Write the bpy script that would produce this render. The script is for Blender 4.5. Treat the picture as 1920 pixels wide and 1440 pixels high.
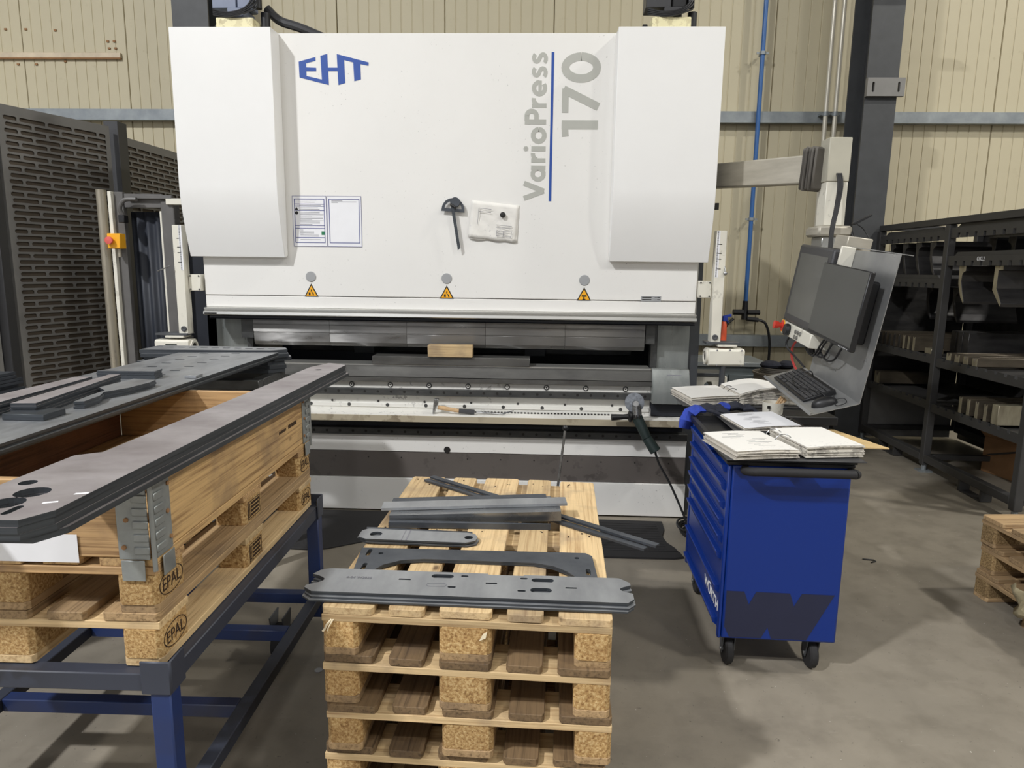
import bpy, math, random
from mathutils import Matrix, Vector
from mathutils.geometry import tessellate_polygon
random.seed(7)
R = math.radians
for o in list(bpy.data.objects):
    bpy.data.objects.remove(o)
scene = bpy.context.scene
COL = scene.collection

# ---------------------------------------------------------------- camera
cam_d = bpy.data.cameras.new('camera')
cam = bpy.data.objects.new('camera', cam_d)
COL.objects.link(cam)
cam_d.sensor_width = 36.0
cam_d.lens = 1286.75 / 1920 * 36.0
cam_d.clip_start = 0.02
cam_d.clip_end = 60
right = Vector((0.99911256, 0.04028354, 0.01230156))
down = Vector((0.01890718, -0.16795502, -0.98561333))
fwd = Vector((-0.03763789, 0.98497124, -0.16856762))
m = Matrix((right, -down, -fwd)).transposed().to_4x4()
m.translation = (0, 0, 1.65)
cam.matrix_world = m
scene.camera = cam

# ---------------------------------------------------------------- world and lamps
world = bpy.data.worlds.new('hall_air')
scene.world = world
world.use_nodes = True
bg = world.node_tree.nodes['Background']
bg.inputs[0].default_value = (0.86, 0.9, 1.0, 1)
bg.inputs[1].default_value = 0.15
scene.view_settings.view_transform = 'Standard'
scene.view_settings.look = 'None'
scene.view_settings.gamma = 1.0
scene.view_settings.use_curve_mapping = False
scene.view_settings.exposure = -0.67


def lamp(x, y, z, power, sx=1.5, sy=0.35, col=(1.0, 0.97, 0.92)):
    d = bpy.data.lights.new('hall_or_fill_lamp', 'AREA')
    d.shape = 'RECTANGLE'
    d.size = sx
    d.size_y = sy
    d.energy = power
    d.color = col
    o = bpy.data.objects.new('hall_or_fill_lamp', d)
    COL.objects.link(o)
    o.location = (x, y, z)
    return o


WL = (0.97, 0.98, 1.0)
WR = (1.0, 0.975, 0.915)
WN = (0.985, 0.985, 1.0)
lamp(-6.9, -3.4, 10.0, 2700, 0.6, 0.6, WL)
lamp(8.1, -3.4, 10.0, 750, 0.9, 0.9, WR)
lamp(7.4, 2.6, 9.0, 750, 0.5, 0.5, WR)
for _x, _c in ((-3.4, WN), (0.6, WN), (4.6, WR)):  # middle row is added fill light for the lower press front
    lamp(_x, -5.0, 10.0, 230, 1.2, 0.6, _c)
for _x, _c in ((-9.8, WN), (-6.7, WN), (-3.4, WN), (2.2, WR)):  # far row added as fill for upright faces; spacing follows the punch streaks
    lamp(_x, -19.0, 8.0, 560, 0.9, 0.6, _c)


# ---------------------------------------------------------------- materials
def lin(c):
    out = []
    for v in c[:3]:
        v = v / 255.0
        out.append(v / 12.92 if v <= 0.04045 else ((v + 0.055) / 1.055) ** 2.4)
    return (out[0], out[1], out[2], 1)


class NT:
    def __init__(self, name):
        self.m = bpy.data.materials.new(name)
        self.m.use_nodes = True
        self.t = self.m.node_tree
        self.b = self.t.nodes['Principled BSDF']

    def n(self, kind, **kw):
        nd = self.t.nodes.new(kind)
        for k, v in kw.items():
            if k in nd.inputs.keys() if isinstance(k, str) else False:
                nd.inputs[k].default_value = v
            else:
                setattr(nd, k, v)
        return nd

    def l(self, a, b):
        self.t.links.new(a, b)

    def coords(self, scale=(1, 1, 1), kind='Object', rnd=False):
        tc = self.n('ShaderNodeTexCoord')
        mp = self.n('ShaderNodeMapping')
        mp.inputs['Scale'].default_value = scale
        self.l(tc.outputs[kind], mp.inputs['Vector'])
        if rnd:
            oi = self.n('ShaderNodeObjectInfo')
            mul = self.n('ShaderNodeMath', operation='MULTIPLY')
            mul.inputs[1].default_value = 37.0
            self.l(oi.outputs['Random'], mul.inputs[0])
            cb = self.n('ShaderNodeCombineXYZ')
            for k in range(3):
                self.l(mul.outputs[0], cb.inputs[k])
            self.l(cb.outputs[0], mp.inputs['Location'])
        return mp.outputs[0]

    def noise(self, vec, scale, detail=4, rough=0.55):
        nd = self.n('ShaderNodeTexNoise')
        nd.inputs['Scale'].default_value = scale
        nd.inputs['Detail'].default_value = detail
        nd.inputs['Roughness'].default_value = rough
        self.l(vec, nd.inputs['Vector'])
        return nd.outputs['Fac']

    def ramp(self, fac, stops):
        r = self.n('ShaderNodeValToRGB')
        els = r.color_ramp.elements
        while len(els) > 1:
            els.remove(els[-1])
        els[0].position = stops[0][0]
        els[0].color = stops[0][1]
        for p, c in stops[1:]:
            e = els.new(p)
            e.color = c
        self.l(fac, r.inputs[0])
        return r.outputs[0]

    def mix(self, fac, a, b, mode='MIX'):
        x = self.n('ShaderNodeMix', data_type='RGBA', blend_type=mode)
        if isinstance(fac, (int, float)):
            x.inputs[0].default_value = fac
        else:
            self.l(fac, x.inputs[0])
        for sock, v in ((x.inputs[6], a), (x.inputs[7], b)):
            if isinstance(v, tuple):
                sock.default_value = v
            else:
                self.l(v, sock)
        return x.outputs[2]

    def bump(self, h, strength, dist=0.01):
        b = self.n('ShaderNodeBump')
        b.inputs['Strength'].default_value = strength
        b.inputs['Distance'].default_value = dist
        self.l(h, b.inputs['Height'])
        self.l(b.outputs[0], self.b.inputs['Normal'])

    def out(self, col, rough=0.5, metal=0.0):
        if isinstance(col, tuple):
            self.b.inputs['Base Color'].default_value = col
        else:
            self.l(col, self.b.inputs['Base Color'])
        if isinstance(rough, (int, float)):
            self.b.inputs['Roughness'].default_value = rough
        else:
            self.l(rough, self.b.inputs['Roughness'])
        self.b.inputs['Metallic'].default_value = metal
        return self.m


def bw(v):
    return (v, v, v, 1)


def plain(name, rgb, rough=0.5, metal=0.0, var=0.12, scale=9.0):
    """slightly uneven single colour"""
    t = NT(name)
    c = lin(rgb)
    v = t.coords()
    f = t.noise(v, scale)
    d = tuple(max(0, x * (1 - var)) for x in c[:3]) + (1,)
    h = tuple(min(1, x * (1 + var)) for x in c[:3]) + (1,)
    return t.out(t.ramp(f, [(0.3, d), (0.7, h)]), rough, metal)


def speckled(name, rgb, dirt, amount=0.6, scale=55.0, rough=0.4, metal=0.0, scratch=True, lo=0.62):
    """paint with chips, specks and faint grime"""
    t = NT(name)
    v = t.coords()
    big = t.noise(v, 1.7, 5)
    c = lin(rgb)
    base = t.ramp(big, [(0.25, tuple(x * 0.95 for x in c[:3]) + (1,)), (0.75, c)])
    sp = t.noise(v, scale, 3, 0.6)
    area = t.ramp(t.noise(v, 2.3, 4), [(0.45, bw(0)), (0.75, bw(amount))])
    spm = t.ramp(sp, [(lo, bw(0)), (lo + 0.05, bw(1))])
    fac = t.mix(1.0, area, spm, 'MULTIPLY')
    return t.out(t.mix(fac, base, lin(dirt)), rough, metal)


def wood(name, c1, c2, axis, rough=0.75, var=0.35, knots=True):
    t = NT(name)
    sc = [75, 75, 75]
    sc[axis] = 2.0
    v = t.coords(tuple(sc), rnd=True)
    g = t.noise(v, 1.4, 6, 0.62)
    v2 = t.coords((4, 4, 4), rnd=True)
    st = t.noise(v2, 1.6, 5)
    base = t.ramp(g, [(0.3, lin(c2)), (0.5, lin(c1)), (0.72, lin(tuple(min(255, x * 1.08) for x in c1)))])
    grey = lin(tuple(x * 0.62 for x in (c1[0], c1[1], c1[2] * 1.15)))
    col = t.mix(t.ramp(st, [(0.5, bw(0)), (0.72, bw(0.55))]), base, grey)
    oi = t.n('ShaderNodeObjectInfo')
    rnd = t.ramp(oi.outputs['Random'], [(0, bw(1 - var)), (1, bw(1))])
    col = t.mix(1.0, col, rnd, 'MULTIPLY')
    if knots:
        vo = t.n('ShaderNodeTexVoronoi')
        vo.inputs['Scale'].default_value = 1.0
        k = [7.0, 7.0, 7.0]
        k[axis] = 3.5
        t.l(t.coords(tuple(k), rnd=True), vo.inputs['Vector'])
        kf = t.ramp(vo.outputs['Distance'], [(0.03, bw(0.8)), (0.09, bw(0))])
        col = t.mix(kf, col, lin((70, 45, 25)))
    t.bump(g, 0.35, 0.004)
    return t.out(col, rough)


def chipboard(name, c1, c2, c3):
    t = NT(name)
    v = t.coords((1, 1, 1), rnd=True)
    a = t.noise(v, 130, 3, 0.7)
    b = t.noise(v, 9, 4)
    col = t.ramp(a, [(0.33, lin(c2)), (0.5, lin(c1)), (0.68, lin(c3))])
    col = t.mix(t.ramp(b, [(0.48, bw(0)), (0.8, bw(0.5))]), col, lin(c2))
    oi = t.n('ShaderNodeObjectInfo')
    col = t.mix(1.0, col, t.ramp(oi.outputs['Random'], [(0, bw(0.75)), (1, bw(1))]), 'MULTIPLY')
    t.bump(a, 0.5, 0.004)
    return t.out(col, 0.85)


def steel(name, c1, c2, rough=0.4, metal=0.7, stretch=(1, 1, 1), scale=3.0, aniso=0.0, bump=0.0):
    t = NT(name)
    v = t.coords(stretch)
    f = t.noise(v, scale, 6, 0.6)
    col = t.ramp(f, [(0.28, lin(c2)), (0.72, lin(c1))])
    f2 = t.noise(v, scale * 2.7, 4)
    rg = t.ramp(f2, [(0.3, bw(max(0.05, rough - 0.1))), (0.7, bw(min(1, rough + 0.12)))])
    t.b.inputs['Anisotropic'].default_value = aniso
    if bump:
        t.bump(f2, bump, 0.002)
    return t.out(col, rg, metal)


def concrete(name):
    t = NT(name)
    v = t.coords()
    a = t.noise(v, 0.55, 6, 0.6)
    b = t.noise(v, 5.0, 6, 0.65)
    c = t.noise(v, 45, 3, 0.7)
    base = t.ramp(a, [(0.3, lin((124, 117, 105))), (0.55, lin((140, 132, 118))), (0.75, lin((158, 149, 134)))])
    col = t.mix(t.ramp(b, [(0.3, bw(0.4)), (0.55, bw(0))]), base, lin((96, 90, 80)))
    vs = t.coords((6.0, 30.0, 1.0))
    s = t.noise(vs, 1.2, 6, 0.75)
    col = t.mix(t.ramp(s, [(0.6, bw(0)), (0.75, bw(0.35))]), col, lin((168, 160, 146)))
    col = t.mix(t.ramp(c, [(0.66, bw(0)), (0.72, bw(0.6))]), col, lin((64, 60, 55)))
    col = t.mix(t.ramp(t.noise(v, 70, 2, 0.5), [(0.74, bw(0)), (0.77, bw(0.7))]), col, lin((205, 200, 190)))
    t.bump(b, 0.15, 0.01)
    return t.out(col, t.ramp(b, [(0.3, bw(0.45)), (0.7, bw(0.65))]))


M = {}
M['floor'] = concrete('concrete_floor')
M['wall'] = speckled('beige_wall_panel', (197, 187, 158), (162, 150, 120), 0.4, 8.0, 0.55)
M['wall_ceiling'] = plain('light_ceiling_sheet', (176, 180, 186), 0.8)
M['wall_grey'] = plain('light_grey_wall', (168, 172, 178), 0.8)
M['galv'] = steel('galvanised_girt', (158, 163, 164), (128, 134, 138), 0.5, 0.45, (1, 1, 1), 6)
M['column'] = plain('anthracite_column_paint', (66, 67, 68), 0.5)
M['white'] = speckled('white_machine_paint', (236, 234, 229), (70, 68, 66), 1.0, 60.0, 0.35, lo=0.66)
M['white_clean'] = plain('white_cover_paint', (238, 237, 234), 0.35, 0, 0.02, 1.5)
M['white_dirty'] = speckled('grimy_white_paint', (226, 224, 217), (52, 48, 42), 1.0, 26.0, 0.45, lo=0.58)
M['band'] = speckled('dark_grey_band_paint', (96, 90, 86), (52, 48, 46), 0.8, 14, 0.4, lo=0.55)
M['dark'] = plain('dark_machine_interior', (30, 33, 40), 0.5)
M['black'] = plain('black_plastic', (26, 26, 28), 0.45)
M['blackrub'] = plain('black_rubber', (34, 33, 34), 0.75)
M['grey_plate'] = steel('grey_side_plate', (150, 153, 150), (118, 122, 120), 0.35, 0.3, (6, 6, 1), 1.5)
M['side_frame'] = plain('dark_grey_frame_paint', (74, 76, 79), 0.45)
M['rail'] = plain('aluminium_rail', (200, 199, 194), 0.3, 0.75, 0.04, 3)
M['tool'] = steel('ground_tool_steel', (150, 148, 145), (134, 133, 131), 0.36, 0.95, (1.5, 6, 6), 1.5, 0.97)
_t = M['tool'].node_tree
_tg = _t.nodes.new('ShaderNodeTangent')
_tg.direction_type = 'RADIAL'
_tg.axis = 'Z'
_t.links.new(_tg.outputs[0], _t.nodes['Principled BSDF'].inputs['Tangent'])
_t.nodes['Principled BSDF'].inputs['Anisotropic Rotation'].default_value = 0.25
M['tool_dark'] = steel('dark_tool_steel', (112, 111, 107), (88, 87, 85), 0.4, 0.6, (2, 6, 6), 2.0)
M['strip'] = steel('dark_rail_strip', (92, 92, 90), (66, 67, 68), 0.42, 0.5, (2, 8, 8), 3)
M['ledge'] = speckled('worn_cream_ledge', (176, 165, 142), (98, 84, 62), 1.0, 16, 0.6, lo=0.5)
M['plate'] = steel('hot_rolled_sheet_steel', (168, 170, 172), (136, 138, 141), 0.42, 0.55, (3, 1, 1), 3)
M['plate_rust'] = steel('mill_scale_sheet_steel', (172, 166, 166), (134, 126, 126), 0.48, 0.35, (1, 1.5, 1), 4)
M['plate_edge'] = steel('dark_cut_edge_steel', (84, 88, 92), (56, 60, 65), 0.45, 0.5, (1, 1, 30), 3)
M['plate_dark'] = steel('dark_sheet_steel', (92, 96, 102), (62, 66, 72), 0.42, 0.5, (1, 1, 1), 4)
M['profile'] = steel('grey_channel_steel', (150, 152, 154), (118, 121, 125), 0.28, 0.85, (1, 1, 1), 4)
M['fence'] = plain('grey_fence_paint', (128, 126, 122), 0.55, 0, 0.06)
M['fence_back'] = plain('dark_brown_backdrop', (92, 82, 70), 0.8)
M['blue'] = speckled('blue_trolley_paint', (8, 46, 126), (120, 140, 190), 0.25, 40, 0.35, lo=0.72)
M['navy'] = plain('navy_decal', (34, 38, 62), 0.45, 0, 0.04)
M['frame_blue'] = speckled('worn_blue_frame_paint', (30, 50, 98), (50, 48, 52), 1.0, 4, 0.45, lo=0.45)
M['frame_dark'] = speckled('grubby_blue_grey_frame', (56, 60, 72), (40, 40, 44), 1.0, 6, 0.5, lo=0.5)
M['wood_x'] = wood('pallet_pine_x', (224, 194, 146), (184, 148, 102), 0)
M['wood_y'] = wood('pallet_pine_y', (224, 194, 146), (184, 148, 102), 1)
M['wood_old_x'] = wood('weathered_pine_x', (178, 148, 108), (124, 98, 66), 0)
M['wood_old_y'] = wood('weathered_pine_y', (178, 148, 108), (124, 98, 66), 1)
M['wood_dark_y'] = wood('grimy_pine_y', (128, 104, 74), (84, 66, 44), 1)
M['collar_dark_y'] = wood('stained_shaded_pine_y', (112, 76, 54), (72, 46, 34), 1, 0.65, 0.1)  # brown stain, with shade from the sheets above put into the colour
M['collar_y'] = wood('collar_pine_y', (204, 168, 116), (136, 100, 62), 1, 0.65, 0.15)
M['collar_x'] = wood('collar_pine_x', (190, 154, 108), (130, 96, 62), 0, 0.65, 0.15)
M['chip'] = chipboard('chipboard_block', (196, 158, 102), (142, 104, 60), (230, 200, 146))
M['chip_old'] = chipboard('old_chipboard_block', (150, 122, 80), (96, 74, 46), (186, 160, 116))
M['ink'] = plain('dark_brown_stamp_ink', (52, 34, 20), 0.9, 0, 0)
M['hinge'] = steel('galvanised_hinge', (164, 168, 166), (138, 142, 142), 0.45, 0.5, (1, 1, 1), 12)
M['paper'] = speckled('written_paper', (232, 229, 222), (150, 150, 156), 0.6, 60, 0.85, lo=0.6)
M['paper_clean'] = plain('white_paper', (236, 236, 238), 0.8, 0, 0.02)
M['paper_edge'] = speckled('worn_paper_edges', (212, 206, 194), (96, 90, 84), 0.9, 40, 0.9, lo=0.5)
M['kraft'] = plain('brown_cardboard', (200, 172, 122), 0.85, 0, 0.1, 30)
M['kraft_dark'] = plain('dark_cardboard', (150, 112, 76), 0.85)
M['blue_logo'] = plain('blue_logo_film', (40, 78, 158), 0.45, 0, 0.02)
M['grey_logo'] = plain('grey_logo_film', (178, 178, 170), 0.45, 0, 0.02)
M['grey_disc'] = plain('grey_plastic_disc', (160, 161, 162), 0.5, 0, 0.03)
M['yellow'] = plain('warning_yellow', (246, 176, 32), 0.45, 0, 0.02)
M['ink_black'] = plain('black_print', (28, 26, 24), 0.6, 0, 0)
M['ink_grey'] = plain('grey_print', (120, 120, 126), 0.7, 0, 0)
M['ink_navy'] = plain('navy_print', (52, 58, 128), 0.7, 0, 0)
M['ink_green'] = plain('green_print', (40, 120, 80), 0.7, 0, 0)
M['red'] = plain('red_plastic', (206, 60, 44), 0.4, 0, 0.05)
M['pink_red'] = plain('faded_red_button', (214, 96, 88), 0.45, 0, 0.05)
M['orange'] = plain('orange_spray_can', (214, 86, 48), 0.4, 0, 0.06)
M['sensor'] = speckled('cream_sensor_housing', (226, 222, 208), (120, 112, 98), 0.6, 22, 0.45, lo=0.6)
M['lcd'] = plain('dark_grey_screen', (54, 60, 56), 0.25, 0, 0.03)
M['screen'] = plain('switched_off_screen', (92, 92, 88), 0.3, 0, 0.05)
M['panel_grey'] = plain('dark_grey_panel', (60, 60, 62), 0.4, 0, 0.04)
M['monitor'] = plain('dark_matte_monitor', (72, 73, 70), 0.38, 0, 0.04)
M['sheet_grey'] = steel('bent_sheet_bracket', (176, 176, 174), (142, 143, 144), 0.35, 0.6, (1, 1, 1), 3)
M['keys'] = plain('dark_key_caps', (70, 70, 72), 0.5)
M['alu'] = steel('beige_grey_arm', (200, 194, 180), (170, 164, 150), 0.45, 0.3, (1, 1, 6), 3)
M['alu_box'] = plain('grey_beige_box', (184, 180, 164), 0.45, 0, 0.04)
M['bellow'] = plain('grey_rubber_bellow', (92, 88, 82), 0.7)
M['blue_pipe'] = plain('blue_air_pipe', (56, 100, 158), 0.35, 0, 0.06)
M['conduit'] = steel('steel_conduit', (222, 216, 200), (196, 190, 174), 0.35, 0.3, (1, 1, 0.3), 5)
M['cream'] = speckled('oily_cream_block', (228, 220, 178), (120, 96, 60), 0.8, 24, 0.5, lo=0.52)
M['solenoid'] = plain('blue_grey_solenoid', (120, 128, 148), 0.5, 0, 0.08)
M['rack'] = plain('dark_rack_paint', (58, 57, 56), 0.5, 0, 0.08)
M['die'] = steel('die_steel', (176, 168, 144), (124, 116, 98), 0.4, 0.5, (4, 4, 1), 4)
M['die_side'] = steel('rusty_die_side', (104, 94, 78), (66, 60, 52), 0.45, 0.4, (1, 4, 4), 3)
M['die_dark'] = steel('blued_shaded_die_steel', (76, 74, 72), (48, 47, 48), 0.4, 0.5, (1, 4, 4), 3)  # blued steel, with the rack's inner shade put into the dark tone
M['curtain'] = plain('dark_blue_curtain', (34, 38, 47), 0.6)
M['guard_steel'] = steel('guard_steel_post', (190, 182, 164), (160, 152, 136), 0.35, 0.6, (3, 3, 0.5), 4)
M['guard_grey'] = plain('guard_grey_sheet', (96, 94, 92), 0.5)
M['cloth_blue'] = plain('blue_glove_fabric', (44, 66, 160), 0.9, 0, 0.2, 40)
M['cloth_black'] = plain('black_glove_fabric', (40, 42, 52), 0.9, 0, 0.25, 40)
M['cable'] = plain('black_cable', (30, 30, 32), 0.5, 0, 0)
M['grinder_body'] = plain('dark_green_grinder', (36, 48, 46), 0.5, 0, 0.06)
M['chrome'] = steel('cast_metal', (190, 190, 188), (140, 140, 140), 0.3, 0.9, (1, 1, 1), 20)
M['abrasive'] = plain('grey_abrasive_disc', (120, 124, 130), 0.9, 0, 0.3, 60)
M['handle_wood'] = plain('worn_hammer_handle', (190, 158, 118), 0.7, 0, 0.15, 20)
M['cabinet'] = plain('grey_green_cabinet', (104, 112, 114), 0.5)
M['bucket'] = plain('grey_bucket', (120, 112, 100), 0.6)
M['red_cable'] = plain('red_cable', (180, 60, 56), 0.5, 0, 0)
M['wrap'] = plain('torn_wrapping', (176, 164, 132), 0.3, 0, 0.15, 20)
M['beige_duct'] = plain('beige_cable_duct', (206, 190, 164), 0.55)
M['splinter'] = plain('pale_wood_splinter', (236, 222, 190), 0.8)


# ---------------------------------------------------------------- mesh helpers
class MB:
    """collects simple solids, then links them as ONE mesh object"""

    def __init__(self):
        self.v = []
        self.f = []

    def add(self, vs, fs):
        o = len(self.v)
        self.v += [tuple(p) for p in vs]
        self.f += [tuple(i + o for i in f) for f in fs]
        return self

    def box(self, x0, x1, y0, y1, z0, z1):
        vs = [(x0, y0, z0), (x1, y0, z0), (x1, y1, z0), (x0, y1, z0), (x0, y0, z1), (x1, y0, z1), (x1, y1, z1), (x0, y1, z1)]
        return self.add(vs, [(0, 3, 2, 1), (4, 5, 6, 7), (0, 1, 5, 4), (1, 2, 6, 5), (2, 3, 7, 6), (3, 0, 4, 7)])

    def prism(self, poly, axis, a, b, holes=()):
        """poly in the plane across axis: x->(y,z), y->(x,z), z->(x,y)"""
        def P(p, t):
            return {'x': (t, p[0], p[1]), 'y': (p[0], t, p[1]), 'z': (p[0], p[1], t)}[axis]
        loops = [list(poly)] + [list(h) for h in holes]
        flat = [p for lp in loops for p in lp]
        n = len(flat)
        vs = [P(p, a) for p in flat] + [P(p, b) for p in flat]
        fs = []
        if holes:
            tris = tessellate_polygon([[Vector((p[0], p[1], 0)) for p in lp] for lp in loops])
            for t in tris:
                fs.append(tuple(t))
                fs.append(tuple(i + n for i in reversed(t)))
        else:
            fs.append(tuple(range(n)))
            fs.append(tuple(i + n for i in reversed(range(n))))
        s = 0
        for lp in loops:
            k = len(lp)
            for i in range(k):
                j = (i + 1) % k
                fs.append((s + j, s + i, s + i + n, s + j + n))
            s += k
        return self.add(vs, fs)

    def cyl(self, p0, p1, r, n=16, r2=None):
        p0, p1 = Vector(p0), Vector(p1)
        r2 = r if r2 is None else r2
        d = (p1 - p0).normalized()
        a = d.orthogonal().normalized()
        b = d.cross(a)
        vs = []
        for p, rr in ((p0, r), (p1, r2)):
            for i in range(n):
                t = 2 * math.pi * i / n
                vs.append(p + (a * math.cos(t) + b * math.sin(t)) * rr)
        fs = [(i, (i + 1) % n, (i + 1) % n + n, i + n) for i in range(n)]
        fs.append(tuple(reversed(range(n))))
        fs.append(tuple(range(n, 2 * n)))
        return self.add(vs, fs)

    def tube(self, pts, r, n=8, smooth=True):
        pts = [Vector(p) for p in pts]
        if smooth and len(pts) > 2:
            q = []
            for i in range(len(pts) - 1):
                p0 = pts[max(i - 1, 0)]
                p1, p2 = pts[i], pts[i + 1]
                p3 = pts[min(i + 2, len(pts) - 1)]
                for k in range(6):
                    t = k / 6
                    q.append(0.5 * ((2 * p1) + (p2 - p0) * t + (2 * p0 - 5 * p1 + 4 * p2 - p3) * t * t + (3 * p1 - p0 - 3 * p2 + p3) * t ** 3))
            q.append(pts[-1])
            pts = q
        rings = []
        nrm = None
        for i, p in enumerate(pts):
            d = (pts[min(i + 1, len(pts) - 1)] - pts[max(i - 1, 0)])
            d = d.normalized() if d.length > 1e-9 else Vector((0, 0, 1))
            if nrm is None:
                nrm = d.orthogonal().normalized()
            nrm = (nrm - d * nrm.dot(d))
            nrm = nrm.normalized() if nrm.length > 1e-6 else d.orthogonal().normalized()
            b = d.cross(nrm)
            rings.append([p + (nrm * math.cos(2 * math.pi * k / n) + b * math.sin(2 * math.pi * k / n)) * r for k in range(n)])
        vs = [q for rg in rings for q in rg]
        fs = []
        for i in range(len(rings) - 1):
            for k in range(n):
                a, c = i * n + k, i * n + (k + 1) % n
                fs.append((a, c, c + n, a + n))
        fs.append(tuple(reversed(range(n))))
        fs.append(tuple(range(len(vs) - n, len(vs))))
        return self.add(vs, fs)

    def lathe(self, prof, origin, axis=(0, 0, 1), n=20):
        """prof: list of (radius, height)"""
        d = Vector(axis).normalized()
        a = d.orthogonal().normalized()
        b = d.cross(a)
        o = Vector(origin)
        vs = []
        for r, h in prof:
            for k in range(n):
                t = 2 * math.pi * k / n
                vs.append(o + d * h + (a * math.cos(t) + b * math.sin(t)) * max(r, 1e-4))
        fs = []
        for i in range(len(prof) - 1):
            for k in range(n):
                fs.append((i * n + k, i * n + (k + 1) % n, (i + 1) * n + (k + 1) % n, (i + 1) * n + k))
        fs.append(tuple(reversed(range(n))))
        fs.append(tuple(range(len(vs) - n, len(vs))))
        return self.add(vs, fs)

    def ball(self, c, r, n=12, sz=(1, 1, 1)):
        vs, fs = [], []
        rows = n // 2 + 1
        for i in range(rows):
            t = math.pi * i / (rows - 1)
            for k in range(n):
                p = 2 * math.pi * k / n
                vs.append((c[0] + r * sz[0] * math.sin(t) * math.cos(p), c[1] + r * sz[1] * math.sin(t) * math.sin(p), c[2] + r * sz[2] * math.cos(t)))
        for i in range(rows - 1):
            for k in range(n):
                fs.append((i * n + k, (i + 1) * n + k, (i + 1) * n + (k + 1) % n, i * n + (k + 1) % n))
        return self.add(vs, fs)

    def move(self, mat):
        self.v = [tuple(mat @ Vector(p)) for p in self.v]
        return self

    def mesh(self, name, mat, bevel=0, smooth=True, sharp=35):
        me = bpy.data.meshes.new(name)
        me.from_pydata(self.v, [], self.f)
        me.validate()
        if smooth:
            me.polygons.foreach_set('use_smooth', [True] * len(me.polygons))
            me.set_sharp_from_angle(angle=R(sharp))
        me.materials.append(M[mat] if isinstance(mat, str) else mat)
        me.update()
        return me

    def build(self, name, mat, parent=None, bevel=0, smooth=True, world=False, seg=1):
        if world and parent is not None:
            off = root_loc(parent)
            self.v = [(p[0] - off[0], p[1] - off[1], p[2] - off[2]) for p in self.v]
        return link(name, self.mesh(name, mat, 0, smooth), parent, bevel, seg)


def root_loc(o):
    v = Vector((0, 0, 0))
    while o is not None:
        v += o.location
        o = o.parent
    return v


def link(name, me, parent=None, bevel=0, seg=1):
    o = bpy.data.objects.new(name, me)
    COL.objects.link(o)
    if parent is not None:
        o.parent = parent
    if bevel:
        b = o.modifiers.new('edge', 'BEVEL')
        b.width = bevel
        b.segments = seg
        b.limit_method = 'ANGLE'
        b.angle_limit = R(40)
    return o


def tag(o, label=None, cat=None, group=None, kind=None):
    if label:
        o['label'] = label
    if cat:
        o['category'] = cat
    if group:
        o['group'] = group
    if kind:
        o['kind'] = kind
    return o


def empty(name, loc=(0, 0, 0), rotz=0.0, label=None, cat=None, group=None):
    o = bpy.data.objects.new(name, None)
    COL.objects.link(o)
    o.empty_display_size = 0.1
    o.location = loc
    o.rotation_euler = (0, 0, rotz)
    return tag(o, label, cat, group)


def copy_tree(o, parent=None):
    c = o.copy()
    COL.objects.link(c)
    c.parent = parent
    for ch in list(o.children):
        copy_tree(ch, c)
    return c


def text_mesh(body, origin, xd, yd, w=None, h=None, size=0.1, depth=0.001, bold=0.0, mat='ink_black', spacing=1.0):
    """lettering as thin solid mesh; w/h stretch it to a box whose lower-left corner is origin"""
    cu = bpy.data.curves.new('letters', 'FONT')
    cu.body = body
    cu.size = 1.0
    cu.offset = bold
    cu.extrude = 0.5
    cu.resolution_u = 4
    cu.space_character = spacing
    ob = bpy.data.objects.new('letters', cu)
    me = bpy.data.meshes.new_from_object(ob)
    bpy.data.objects.remove(ob)
    xs = [v.co.x for v in me.vertices]
    ys = [v.co.y for v in me.vertices]
    x0, x1, y0, y1 = min(xs), max(xs), min(ys), max(ys)
    sx = sy = size
    if w:
        sx = w / (x1 - x0)
        sy = sx
    if h:
        sy = h / (y1 - y0)
        if not w:
            sx = sy
    xd, yd = Vector(xd), Vector(yd)
    nd = xd.cross(yd)
    o = Vector(origin)
    for v in me.vertices:
        v.co = o + xd * ((v.co.x - x0) * sx) + yd * ((v.co.y - y0) * sy) + nd * ((v.co.z + 0.5) * depth)
    me.materials.clear()
    me.materials.append(M[mat])
    return me


def circle(cx, cy, r, n=16, ry=None, a0=0.0):
    ry = r if ry is None else ry
    return [(cx + r * math.cos(2 * math.pi * i / n + a0), cy + ry * math.sin(2 * math.pi * i / n + a0)) for i in range(n)]


def slot(cx, cy, lx, ly, n=6):
    """stadium, long side along x when lx > ly"""
    pts = []
    if lx >= ly:
        r = ly / 2
        for sgn, c in ((1, cx + lx / 2 - r), (-1, cx - lx / 2 + r)):
            for i in range(n + 1):
                t = -math.pi / 2 + math.pi * i / n + (0 if sgn > 0 else math.pi)
                pts.append((c + r * math.cos(t), cy + r * math.sin(t)))
    else:
        pts = [(cx + (q[1] - 0), cy + q[0]) for q in slot(0, 0, ly, lx, n)]
    return pts


def rect(x0, x1, y0, y1):
    return [(x0, y0), (x1, y0), (x1, y1), (x0, y1)]


# ================================================================ THE SETTING
fl = MB().box(-11, 11, -25, 9, -0.1, 0).build('floor', 'floor')
tag(fl, 'grey stained concrete workshop floor', kind='structure')

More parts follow.
